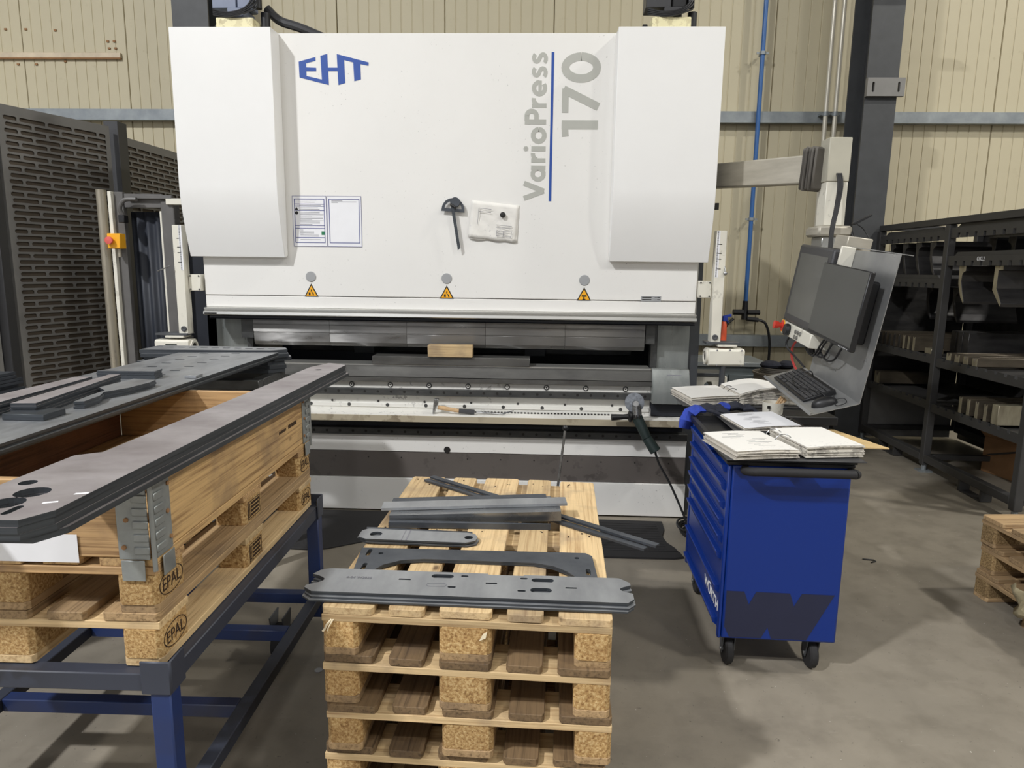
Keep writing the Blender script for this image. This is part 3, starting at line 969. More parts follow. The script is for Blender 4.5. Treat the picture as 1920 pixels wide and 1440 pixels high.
# ---- things on the ram
po = empty('instruction_poster', (-1.365, 4.4485, 1.92), 0, 'white two-panel instruction sheet with blue frames on the press', 'poster')
for k, (xa, xb) in enumerate(((-0.222, -0.003), (0.001, 0.222))):
    pg = MB().box(xa, xb, -0.0005, 0, -0.158, 0.158).build('page', 'paper_clean', po)
    fr = MB()
    q = 0.004
    fr.prism(rect(xa + 0.012, xb - 0.012, -0.135, 0.14), 'y', -0.0012, -0.0006, [rect(xa + 0.012 + q, xb - 0.012 - q, -0.135 + q, 0.14 - q)])
    fr.prism(rect(xa, xb, -0.158, 0.158), 'y', -0.0012, -0.0006, [rect(xa + 0.002, xb - 0.002, -0.156, 0.156)])
    if k == 0:
        for z in (0.105, 0.092, 0.066, -0.028, -0.046, -0.104):
            fr.box(xa + 0.014, xb - 0.014, -0.0012, -0.0006, z, z + 0.004)
    fr.build('blue_frame', 'ink_navy', pg, smooth=False)
    tx = MB()
    random.seed(3)
    if k == 0:
        rows = [(0.13, 0.11), (0.118, 0.1), (0.098, 0.14), (0.083, 0.12), (0.074, 0.13)] + [(0.055 - 0.0075 * i, random.choice((0.15, 0.13, 0.155, 0.08))) for i in range(11)] + [(-0.055 - 0.0065 * i, random.choice((0.12, 0.09, 0.02))) for i in range(7)] + [(-0.115, 0.13)]
        for z, w in rows:
            tx.box(xa + 0.045, xa + 0.045 + w, -0.0011, -0.0006, z, z + 0.0022)
    else:
        tx.box(xa + 0.03, xa + 0.1, -0.0011, -0.0006, 0.127, 0.1295).box(xa + 0.03, xb - 0.03, -0.0011, -0.0006, 0.121, 0.1235).box(xa + 0.03, xa + 0.07, -0.0011, -0.0006, 0.1165, 0.119)
    tag(tx.build('print_lines', 'ink_grey', pg), kind='stuff')
    if k == 0:
        MB().cyl((xa + 0.026, -0.0006, 0.052), (xa + 0.026, -0.0014, 0.052), 0.011, 14).prism([(xa + 0.015, 0.071), (xa + 0.037, 0.071), (xa + 0.026, 0.09)], 'y', -0.0013, -0.0006).build('safety_symbols', 'ink_black', pg, smooth=False)
        MB().box(xb - 0.036, xb - 0.016, -0.0013, -0.0006, -0.085, -0.063).build('first_aid_symbol', 'ink_green', pg)

pt = empty('protractor', (-0.555, 4.449, 2.0), 0, 'steel angle protractor with long blade held on the press by a magnet', 'protractor')
arc_ = [(0.072 * math.cos(math.pi * i / 12), 0.07 * math.sin(math.pi * i / 12)) for i in range(13)]
inn = [(0.054 * math.cos(math.pi * i / 10), 0.006 + 0.046 * math.sin(math.pi * i / 10)) for i in range(11)]
g = MB().prism([(-0.074, -0.014), (0.074, -0.014)] + arc_, 'y', -0.022, -0.018, [inn])
g.move(Matrix.Rotation(R(4), 4, 'Y'))
g.build('half_circle_scale', 'plate_dark', pt, smooth=False)
b = MB().prism([(-0.010, 0.06), (0.010, 0.06), (0.010, -0.24), (-0.008, -0.255)], 'y', -0.030, -0.026)
b.move(Matrix.Rotation(R(-9), 4, 'Y'))
b.build('blade', 'plate_edge', pt, smooth=False)
MB().cyl((0.015, -0.0005, 0.045), (0.015, -0.034, 0.045), 0.03, 20).build('magnet', 'plate_dark', pt)
MB().cyl((-0.012, -0.034, 0.03), (0.02, -0.045, 0.01), 0.008, 8).build('clamp_screw', 'ink_black', pt)

dr = empty('pinned_drawing', (-0.30, 4.449, 1.93), 0, 'creased paper drawing pinned on the press beside the protractor', 'paper sheet')
for k, (rot, dx, dz, y) in enumerate(((-6, 0, 0, -0.004), (-3, 0.006, -0.006, -0.0015))):
    v, f = [], []
    nx, nz = 14, 10
    for j in range(nz + 1):
        for i in range(nx + 1):
            x = -0.15 + 0.30 * i / nx
            z = -0.115 + 0.23 * j / nz
            c = 0.010 * max(0, (0.5 - j / nz)) * (0.5 + 0.5 * math.sin(i * 0.9)) + 0.006 * math.sin(i * 0.6 + j * 0.8) ** 2
            v.append((x, y - c, z))
    for j in range(nz):
        for i in range(nx):
            a = j * (nx + 1) + i
            f.append((a, a + 1, a + nx + 2, a + nx + 1))
    b = MB().add(v, f)
    b.move(Matrix.Translation((dx, 0, dz)) @ Matrix.Rotation(R(-rot), 4, 'Y'))
    o = b.build('sheet', 'paper', dr)
    sd = o.modifiers.new('thick', 'SOLIDIFY')
    sd.thickness = 0.0006
MB().lathe([(0, 0.018), (0.016, 0.018), (0.018, 0.024), (0.012, 0.032), (0.0, 0.034)], (0.06, 0, 0.04), (0, -1, 0), 16).build('round_magnet', 'ink_black', dr)
ln = MB()
for (xa, xb, z) in ((-0.1, -0.02, 0.07), (-0.1, -0.02, 0.05), (0.02, 0.12, -0.02), (0.02, 0.12, -0.035), (0.03, 0.12, -0.055), (0.03, 0.1, -0.07), (0.03, 0.12, -0.085)):
    ln.box(xa, xb, -0.0175, -0.0168, z, z + 0.0025)
for (za, zb, x) in ((-0.03, 0.07, -0.1), (-0.09, -0.05, 0.028), (-0.09, -0.05, 0.07), (-0.09, -0.05, 0.12)):
    ln.box(x, x + 0.0025, -0.0175, -0.0168, za, zb)
ln.move(Matrix.Rotation(R(6), 4, 'Y'))
tag(ln.build('drawing_lines', 'ink_grey', dr), kind='stuff')

# wooden block between the tools
wb = MB().box(-0.72, -0.428, 4.405, 4.487, 1.063, 1.143).build('wooden_block', 'wood_x', None, 0.004)
tag(wb, 'short pine block lying on the die under the punch', 'wood block')

# hammer and tools on the front ledge
hm = empty('hammer', (-0.65, 4.38, 0.694), 0, 'hammer with worn wooden handle lying on the press ledge', 'hammer')
hb = MB().prism([(-0.035, 0.0), (-0.022, 0.0), (-0.012, 0.04), (0.0, 0.06), (0.006, 0.1), (-0.024, 0.1), (-0.03, 0.05)], 'y', -0.022, 0.022)
hb.build('head', 'chrome', hm, 0.004)
MB().cyl((0.0, 0, 0.042), (0.14, -0.01, 0.024), 0.014, 10, 0.013).build('handle', 'handle_wood', hm)
MB().cyl((0.14, -0.01, 0.024), (0.24, -0.015, 0.018), 0.016, 10, 0.016).build('grip', 'panel_grey', hm)
wr_ = empty('scriber', (-0.32, 4.37, 0.694), 0, 'thin metal scriber lying on the ledge behind the hammer handle', 'hand tool')
MB().cyl((-0.08, 0.015, 0.014), (0.10, 0.0, 0.008), 0.007, 8).build('shaft', 'chrome', wr_)
MB().cyl((0.09, 0.0, 0.008), (0.165, 0.02, 0.028), 0.006, 8, 0.003).build('tip', 'side_frame', wr_)

# angle grinder hanging over the ledge with its cable
gr = empty('angle_grinder', (0.62, 4.27, 0.72), 0, 'dark green angle grinder leaning on the press ledge, cable hanging down', 'angle grinder')
MB().lathe([(0.0, 0.0), (0.062, 0.0), (0.062, 0.006), (0.02, 0.010), (0.0, 0.010)], (-0.01, -0.0, 0.095), (0.1, -1, 0.25), 28).build('disc', 'abrasive', gr)
gh = MB().cyl((0.0, -0.018, 0.08), (0.005, -0.022, 0.0), 0.028, 14, 0.034).cyl((-0.005, -0.005, 0.09), (-0.008, -0.06, 0.10), 0.024, 12, 0.018)
gh.build('gear_head', 'chrome', gr)
vt = MB()
for k in range(3):
    vt.box(-0.02 + 0.016 * k, -0.012 + 0.016 * k, -0.062, -0.05, 0.005, 0.026)
vt.build('vents', 'ink_black', gr)
MB().cyl((0.005, -0.022, 0.01), (0.07, -0.05, -0.12), 0.034, 14, 0.031).cyl((0.07, -0.05, -0.12), (0.125, -0.07, -0.2), 0.031, 14, 0.036).build('body', 'grinder_body', gr, 0.003)
MB().lathe([(0.0, 0), (0.034, 0.0), (0.036, 0.012), (0.018, 0.02), (0.016, 0.05), (0.02, 0.10), (0.021, 0.125), (0.0, 0.13)], (-0.03, -0.02, 0.01), (-1, -0.1, -0.05), 14).build('side_handle', 'black', gr)
MB().tube([(0.12, -0.07, -0.195), (0.15, -0.075, -0.28), (0.22, -0.09, -0.4), (0.29, -0.13, -0.55), (0.33, -0.16, -0.65), (0.345, -0.17, -0.7), (0.30, -0.12, -0.708)], 0.007, 8).build('cable', 'cable', gr)
cc = MB()
for k in range(5):
    pts = [(0.98 + (0.055 + 0.008 * k) * math.cos(t * 0.5236 + k), 4.14 + (0.10 + 0.006 * k) * math.sin(t * 0.5236 + k), 0.012 + 0.013 * k + 0.004 * math.sin(t)) for t in range(13)]
    cc.tube(pts, 0.007, 6)
tag(cc.build('cable_coil', 'cable'), 'black cable coiled on the floor beside the blue trolley', 'cable')

# foot switch lever between press and pallets
fs = empty('foot_switch', (0.085, 3.62, 0), 0, 'foot switch with thin steel lever and black ball knob behind the pallet stack', 'foot switch')
MB().prism([(-0.14, 0.0), (0.14, 0.0), (0.14, 0.06), (0.05, 0.14), (-0.14, 0.14)], 'x', -0.16, 0.16).build('housing', 'side_frame', fs, 0.01)
MB().cyl((0, 0, 0.12), (0.066, -0.02, 0.79), 0.007, 10).build('lever', 'chrome', fs)
MB().ball((0.067, -0.02, 0.80), 0.016).build('knob', 'black', fs)

# rubber mats
b = MB().prism([(-2.1, 4.39), (-0.3, 4.39), (-0.6, 4.1), (-1.0, 3.9), (-1.22, 3.76), (-1.3, 3.74), (-2.1, 3.76)], 'z', 0.001, 0.012)
tag(b.build('floor_mat', 'blackrub', None, 0.002), 'black rubber mat on the floor beside the blue pallet frame', 'mat')
b = MB().prism([(0.1, 4.34), (0.83, 4.33), (0.822, 4.2), (0.79, 4.08), (0.80, 3.98), (0.835, 3.90), (0.845, 3.845), (0.1, 3.845)], 'z', 0.001, 0.013)
o = b.build('floor_mat', 'blackrub', None, 0.002)
tag(o, 'black ribbed rubber mat on the floor beside the blue trolley', 'mat')
MB().prism([(0.1, 3.838), (0.85, 3.838), (0.86, 3.77), (0.80, 3.752), (0.1, 3.745)], 'z', 0.001, 0.012).build('edge_strip', 'blackrub', o)
rb = MB()
for k in range(11):
    rb.box(0.12, 0.78, 3.87 + k * 0.04, 3.876 + k * 0.04, 0.0128, 0.0142)
tag(rb.build('ribs', 'blackrub', o), kind='stuff')


# ================================================================ PALLETS
def chamfered_block(x0, x1, y0, y1, z0, z1, c=0.012):
    return MB().prism([(x0 + c, y0), (x1 - c, y0), (x1, y0 + c), (x1, y1 - c), (x1 - c, y1), (x0 + c, y1), (x0, y1 - c), (x0, y0 + c)], 'z', z0, z1)


DECK = [(0.0, 0.145), (0.186, 0.286), (0.3275, 0.4725), (0.514, 0.614), (0.655, 0.8)]
LEG = [(0.0, 0.1), (0.3275, 0.4725), (0.7, 0.8)]
ROW = [(0.0, 0.145), (0.5275, 0.6725), (1.055, 1.2)]
pal_mesh = {}


def pallet(loc, rotz, label, old=0, group=None, swap=False):
    """euro pallet, 0.8 along local x, 1.2 along local y, origin at its front left corner"""
    r = empty('euro_pallet', loc, rotz, label, 'pallet', group)
    wy, wx, ch, wb_ = (('wood_y', 'wood_x', 'chip', 'wood_old_y'), ('wood_old_y', 'wood_old_x', 'chip_old', 'wood_old_y'), ('collar_y', 'collar_x', 'chip', 'wood_old_y'), ('wood_dark_y', 'wood_x', 'chip', 'wood_old_y'), ('wood_old_y', 'wood_x', 'chip', 'wood_y'))[old]
    parts = {'deck_board': [], 'stringer_board': [], 'block': [], 'bottom_board': []}
    for i, (a, b) in enumerate(DECK):
        k = ('d', round(b - a, 3), old, i in (0, 4))
        if k not in pal_mesh:
            w = b - a
            pal_mesh[k] = MB().prism([(0.006, 0.0), (w - 0.006, 0.0), (w, 0.012), (w, 1.188), (w - 0.006, 1.2), (0.006, 1.2), (0, 1.188), (0, 0.012)], 'z', 0, 0.022).mesh('deck_board', wy, smooth=False)
        o = link('deck_board', pal_mesh[k], r, 0.0015)
        o.location = (a, random.uniform(-0.004, 0.004), 0.122 + random.uniform(-0.0015, 0.0015))
        parts['deck_board'].append(o)
    for (a, b) in ROW:
        k = ('s', old)
        if k not in pal_mesh:
            pal_mesh[k] = MB().box(0, 0.8, 0, 0.145, 0, 0.0205).mesh('stringer_board', wx, smooth=False)
        o = link('stringer_board', pal_mesh[k], r, 0.0015)
        o.location = (0, a, 0.1)
        parts['stringer_board'].append(o)
    for (a, b) in LEG:
        for (c, d) in ROW:
            k = ('b', round(b - a, 3), old)
            if k not in pal_mesh:
                pal_mesh[k] = chamfered_block(0, b - a, 0, 0.145, 0, 0.078).mesh('block', ch, smooth=False)
            o = link('block', pal_mesh[k], r, 0.001)
            o.location = (a, c + random.uniform(-0.003, 0.003), 0.022)
            parts['block'].append(o)
        k = ('o', round(b - a, 3), old)
        if k not in pal_mesh:
            w = b - a
            pal_mesh[k] = MB().prism([(0.008, 0.0), (w - 0.008, 0.0), (w, 0.01), (w, 1.19), (w - 0.008, 1.2), (0.008, 1.2), (0, 1.19), (0, 0.01)], 'z', 0, 0.022).mesh('bottom_board', wb_, smooth=False)
        o = link('bottom_board', pal_mesh[k], r, 0.0015)
        o.location = (a, 0, 0)
        parts['bottom_board'].append(o)
    return r, parts


words = ['bottom', 'second', 'middle', 'fourth', 'topmost']
pa = -0.0322
stack = []
for k in range(5):
    dx = (0.012, -0.006, 0.008, 0.0, 0.0)[k]
    dy = (0.012, 0.004, -0.012, -0.006, 0.0)[k]
    lab = {0: 'wooden euro pallet, bottom one of the tall stack before the press', 1: 'wooden euro pallet, second from the bottom of the tall stack before the press', 2: 'wooden euro pallet, middle one of the tall stack before the press', 3: 'wooden euro pallet just below the topmost one of the tall stack', 4: 'topmost wooden euro pallet of the tall stack, carrying cut steel parts'}[k]
    r, parts = pallet((-0.5866 + dx, 1.742 + dy, 0.144 * k), pa + (0.006, -0.004, 0.005, -0.003, 0)[k], lab, 0 if k == 4 else 3, 'pallets stacked before the press')
    stack.append((r, parts))
top_pallet = stack[-1][0]
# torn splinters on the front of the top pallet
MB().tube([(0.03, -0.004, 0.108), (0.02, -0.012, 0.098), (0.012, -0.010, 0.082), (0.006, -0.012, 0.076)], 0.003, 5).tube([(0.035, -0.004, 0.109), (0.024, -0.012, 0.09), (0.02, -0.012, 0.078)], 0.002, 5).build('splinter', 'splinter', top_pallet)
MB().prism([(0.44, 0.066), (0.458, 0.075), (0.462, 0.094), (0.45, 0.086)], 'y', -0.006, -0.004).build('torn_label', 'splinter', top_pallet)
nl = MB()
random.seed(11)
for (a, b) in DECK:
    for (c, d) in ROW:
        for q in range(3 if b - a > 0.12 else 2):
            x = random.uniform(a + 0.02, b - 0.02)
            y = random.uniform(c + 0.03, d - 0.03)
            nl.cyl((x, y, 0.144), (x, y, 0.1464), 0.0035, 6)
tag(nl.build('nail_heads', 'ink', top_pallet), kind='stuff')


# ---- cut sheet parts on the top pallet (z 0.72)
def plate_thing(name, outline, z0, t, n, mat, label, cat='steel plate', holes=(), group=None, jitter=0.004, each=None):
    """n equal plates lying on each other; each plate is a thing"""
    out = []
    for k in range(n):
        h = holes if k >= n - 2 else ()
        b = MB().prism(outline, 'z', z0 + k * t + 0.0003, z0 + (k + 1) * t - 0.0003, h)
        if k < n - 1:
            b.move(Matrix.Translation((random.uniform(-jitter, jitter), random.uniform(-jitter, jitter), 0)))
        o = b.build(name, mat, None, 0, smooth=False)
        o.data.materials.append(M['plate_edge'])
        for p_ in o.data.polygons:
            if abs(p_.normal.z) < 0.5:
                p_.material_index = 1
        lab = label if each is None else each[k]
        tag(o, lab, cat, group)
        out.append(o)
    return out


# long notched plates on the front edge
ca, sa = math.cos(-0.0), math.sin(-0.0)
out1 = [(-0.625, 1.777), (0.258, 1.762), (0.278, 1.785), (0.279, 1.818)]
out1 += [(0.279 - 0.034 * math.sin(math.pi * i / 8), 1.818 + 0.05 * i / 8) for i in range(1, 8)]
out1 += [(0.279, 1.869), (0.277, 1.887), (0.250, 1.914), (0.055, 1.916), (-0.03, 1.917), (-0.032, 1.911), (-0.135, 1.912), (-0.137, 1.919), (-0.615, 1.926), (-0.64, 1.912), (-0.655, 1.885)]
out1 += [(-0.652 + 0.042 * math.sin(math.pi * i / 8), 1.885 - 0.07 * i / 8) for i in range(1, 8)]
out1 += [(-0.652, 1.812), (-0.652, 1.80)]
holes1 = [slot(-0.27, 1.893, 0.066, 0.024), slot(-0.205, 1.898, 0.022, 0.010), slot(0.025, 1.885, 0.066, 0.024), slot(-0.03, 1.893, 0.022, 0.010), slot(0.02, 1.822, 0.062, 0.028), slot(-0.035, 1.815, 0.024, 0.010), slot(-0.235, 1.826, 0.024, 0.010), rect(-0.395, -0.36, 1.862, 1.870), rect(-0.14, -0.107, 1.852, 1.860), rect(0.09, 0.122, 1.838, 1.846)]
E1 = ['notched grey steel plate, lowest of the front pile on the pallets', 'notched grey steel plate second from below in the front pile on the pallets', 'notched grey steel plate just under the top one of the front pile', 'notched grey steel plate with slots lying on top of the front pile']
pl1 = plate_thing('notched_plate', out1, 0.7225, 0.006, 4, 'plate', '', holes=holes1, group='notched plates on the pallets', each=E1, jitter=0.003)
pl1[1].location.y = -0.010
pl1[0].location.y = -0.014
eg = text_mesh('4-04 W3035', (-0.55, 1.862, 0.7472), (1, -0.015, 0), (0.015, 1, 0), 0.075, 0.012, depth=0.0006, mat='ink_grey')
link('engraving', eg, pl1[3])
MB().prism(slot(-0.28, 1.836, 0.058, 0.02), 'z', 0.7466, 0.7472, [slot(-0.28, 1.836, 0.055, 0.018)]).build('scribed_outline', 'ink_grey', pl1[3], smooth=False)

# arched plate
arch_out = [(-0.567, 2.112), (0.165, 2.117), (0.185, 2.095), (0.19, 1.932), (0.13, 1.93)]
arch = [(0.12, 1.945), (0.10, 1.975), (0.06, 2.01), (0.0, 2.03), (-0.35, 2.037), (-0.42, 2.022), (-0.47, 1.985), (-0.49, 1.945), (-0.497, 1.94)]
arch_out += arch + [(-0.55, 1.935)]
E2 = ['dark arched steel frame plate with large cutout, the lower one on the pallets', 'dark arched steel frame plate with large cutout, the upper one on the pallets']
plate_thing('arched_plate', arch_out, 0.7225, 0.006, 2, 'plate_dark', '', holes=[slot(-0.535, 2.075, 0.014, 0.05), slot(-0.525, 1.97, 0.014, 0.05), circle(-0.495, 2.07, 0.008, 10), circle(0.135, 2.075, 0.008, 10), slot(0.165, 1.975, 0.014, 0.045)], group='arched plates on the pallets', each=E2, jitter=0.003)

# short rounded plates with a hole at each end
o3 = [(-0.60, 2.187), (-0.57, 2.171), (-0.23, 2.160), (-0.20, 2.178), (-0.195, 2.21), (-0.205, 2.236), (-0.23, 2.247), (-0.58, 2.262), (-0.60, 2.245)]
E3 = ['small bluish steel strap plate with two holes, lowest of three', 'small bluish steel strap plate with two holes, middle of three', 'small bluish steel strap plate with two holes, on top of three']
p3 = plate_thing('strap_plate', o3, 0.7225, 0.006, 3, 'plate', '', holes=[circle(-0.545, 2.215, 0.021, 16), circle(-0.225, 2.205, 0.015, 14)], group='strap plates on the pallets', each=E3, jitter=0.006)
MB().box(-0.435, -0.43, 2.168, 2.255, 0.7402, 0.7408).box(-0.45, -0.4475, 2.168, 2.255, 0.7402, 0.7408).build('scribed_mark', 'ink_grey', p3[2])
b = MB().prism([(-0.60, 2.305), (-0.22, 2.285), (-0.215, 2.245), (-0.59, 2.262)], 'z', 0.7225, 0.729)
tag(b.build('flat_plate', 'plate_dark', None, 0, smooth=False), 'dark flat steel strip lying behind the small strap plates', 'steel plate')


# channel profiles
def channel(name, p0, p1, w, h, t, mat, label, group, flip=False, roll=0):
    p0, p1 = Vector(p0), Vector(p1)
    d = (p1 - p0)
    L = d.length
    d.normalize()
    sec = [(-w / 2, 0), (w / 2, 0), (w / 2, h), (w / 2 - t, h), (w / 2 - t, t), (-w / 2 + t, t), (-w / 2 + t, h), (-w / 2, h)]
    if flip:
        sec = [(x, h - z) for x, z in sec][::-1]
    b = MB().prism([(q[0], q[1]) for q in sec], 'x', 0, L)
    rot = d.to_track_quat('X', 'Z').to_matrix().to_4x4()
    b.move(Matrix.Translation(p0) @ rot @ Matrix.Rotation(roll, 4, 'X'))
    o = b.build(name, mat, None, 0, smooth=False)
    return tag(o, label, 'steel profile', group)


GP = 'steel profiles on the pallets'
channel('channel_profile', (-0.53, 2.385, 0.7215), (0.092, 2.425, 0.7382), 0.075, 0.036, 0.004, 'profile', 'wide shiny steel channel lying open side down in front of the profile bundle', GP, True)
channel('channel_profile', (-0.535, 2.49, 0.7215), (0.06, 2.53, 0.7382), 0.05, 0.036, 0.004, 'profile', 'narrow steel channel at the back of the profile bundle', GP, True)
channel('flat_profile', (-0.57, 2.425, 0.7585), (0.115, 2.482, 0.7755), 0.07, 0.010, 0.004, 'plate', 'flat light grey steel profile lying on top of the profile bundle', GP, True)
channel('flat_profile', (-0.545, 2.49, 0.7590), (0.04, 2.535, 0.7755), 0.04, 0.008, 0.003, 'plate_dark', 'narrow dark flat profile lying on the rear channel of the bundle', GP, True)
b = MB().prism([(-0.525, 2.318), (0.055, 2.338), (0.055, 2.344), (-0.525, 2.342)], 'z', 0.7215, 0.7445)
tag(b.build('edge_bar', 'plate_dark', None, 0.001, smooth=False), 'thin dark steel bar standing on edge before the wide channel', 'steel profile')
channel('angle_strip', (-0.48, 2.875, 0.7213), (0.37, 2.185, 0.7213), 0.026, 0.008, 0.003, 'plate_dark', 'long dark steel strip laid slantwise over the pallet, the lower one', 'slanting strips on the pallets', True)
channel('angle_strip', (-0.458, 2.893, 0.7297), (0.41, 2.195, 0.7297), 0.026, 0.008, 0.003, 'plate_dark', 'long dark steel strip laid slantwise over the pallet, the upper one', 'slanting strips on the pallets', True)

# ================================================================ LEFT: FRAME CART WITH PALLETS AND COLLAR
LX, LY, LA, LZ = -0.9296, 1.5472, 0.0152, 0.646
cart = empty('pallet_cart', (LX, LY, 0), LA, 'blue steel undercarriage frame on castors under the loaded pallets', 'pallet cart')
W, L = 0.8, 1.2


def tube_bar(b, x0, x1, y0, y1, z0, z1):
    return b.box(x0, x1, y0, y1, z0, z1)


t = 0.045
for (x0, x1, y0, y1) in ((-W - 0.03, 0.03, -0.03, 0.015), (-W - 0.03, 0.03, L - 0.015, L + 0.03)):
    MB().box(x0, x1, y0, y1, LZ - 0.05, LZ - 0.002).build('cross_rail', 'frame_dark', cart, 0.003)
for (x0, x1) in ((-W - 0.03, -W + 0.015), (-0.015, 0.03)):
    MB().box(x0, x1, 0.015, L - 0.015, LZ - 0.05, LZ - 0.002).build('side_rail', 'frame_dark', cart, 0.003)
for x in (-W - 0.005, 0.005):
    for y in (-0.005, L + 0.005):
        lg = MB().box(x - 0.026, x + 0.026, y - 0.026, y + 0.026, 0.14, LZ - 0.051).build('leg', 'frame_blue', cart, 0.004)
        sx = 1 if x > -0.4 else -1
        sy = 1 if y > 0.5 else -1
        c = MB()
        xa = x + sx * 0.026
        ya = y + sy * 0.026
        c.box(min(xa, xa + sx * 0.006), max(xa, xa + sx * 0.006), min(ya, ya - sy * 0.07), max(ya, ya - sy * 0.07), LZ - 0.055, LZ + 0.035)
        c.box(min(xa + sx * 0.006, xa - sx * 0.07), max(xa + sx * 0.006, xa - sx * 0.07), min(ya, ya + sy * 0.006), max(ya, ya + sy * 0.006), LZ - 0.055, LZ + 0.035)
        c.build('corner_stop', 'frame_dark', cart, 0.003)
for (x0, x1, y0, y1, nm) in ((-W - 0.03, 0.03, -0.03, 0.015, 'low_cross_rail'), (-W - 0.03, 0.03, 0.42, 0.465, 'low_cross_rail'), (-W - 0.03, 0.03, 0.88, 0.925, 'low_cross_rail'), (-W - 0.03, 0.03, L - 0.015, L + 0.03, 'low_cross_rail')):
    if y0 < 0:
        continue
    MB().box(x0 + 0.045, x1 - 0.045, y0, y1, 0.20, 0.245).build(nm, 'frame_blue', cart, 0.003)
for (x0, x1) in ((-W - 0.03, -W + 0.015), (-0.015, 0.03)):
    MB().box(x0, x1, 0.02, L - 0.02, 0.20, 0.245).build('low_side_rail', 'frame_dark', cart, 0.003)
for x in (-W + 0.09, -0.12):
    for y in (0.09, L - 0.1):
        fk = MB().prism([(y - 0.05, 0.2), (y + 0.05, 0.2), (y + 0.015, 0.07), (y - 0.015, 0.07)], 'x', x - 0.03, x - 0.024).prism([(y - 0.05, 0.2), (y + 0.05, 0.2), (y + 0.015, 0.07), (y - 0.015, 0.07)], 'x', x + 0.024, x + 0.03)
        ck = fk.build('castor', 'side_frame', cart, smooth=False)
        MB().cyl((x - 0.02, y, 0.075), (x + 0.02, y, 0.075), 0.0745, 20).build('wheel', 'blackrub', ck)

lp = []
for k in range(2):
    lab = ('wooden euro pallet with stamped blocks standing directly on the blue frame', 'wooden euro pallet with stamped blocks under the wooden collar')[k]
    off = -0.8
    r, parts = pallet((LX - 0.8 * math.cos(LA), LY - 0.8 * math.sin(LA), LZ + 0.144 * k), LA, lab, 4 if k == 0 else 2, 'pallets on the blue frame')
    lp.append(r)
    # stamps on the long side: corner blocks with oval mark, centre block with boxed stamp
    for j, o in enumerate(parts['block'][6:9]):
        x = 0.1008
        if j != 1:
            ov = MB().prism(circle(0.072, 0.038, 0.058, 28, 0.033), 'x', x, x + 0.0004, [circle(0.072, 0.038, 0.0555, 28, 0.0308)])
            ov = ov.build('oval_mark', 'ink', o, smooth=False)
            me = text_mesh('EPAL', (x, 0.030, 0.022), (0, 1, 0), (0, 0, 1), 0.085, 0.032, depth=0.0005, mat='ink')
            link('stamp_lettering', me, ov)
        else:
            st = MB().prism(rect(0.025, 0.125, 0.008, 0.068), 'x', x, x + 0.0004, [rect(0.0275, 0.1225, 0.0105, 0.0655)])
            random.seed(5 + k)
            for q in range(4):
                y = 0.05
                while y < 0.112:
                    w = random.uniform(0.003, 0.008)
                    st.box(x, x + 0.0005, y, y + w, 0.016 + q * 0.0125, 0.024 + q * 0.0125)
                    y += w + 0.0025
            st.prism(rect(0.031, 0.043, 0.014, 0.062), 'x', x, x + 0.0004, [rect(0.034, 0.040, 0.018, 0.058)])
            st.build('boxed_stamp', 'ink', o, smooth=False)

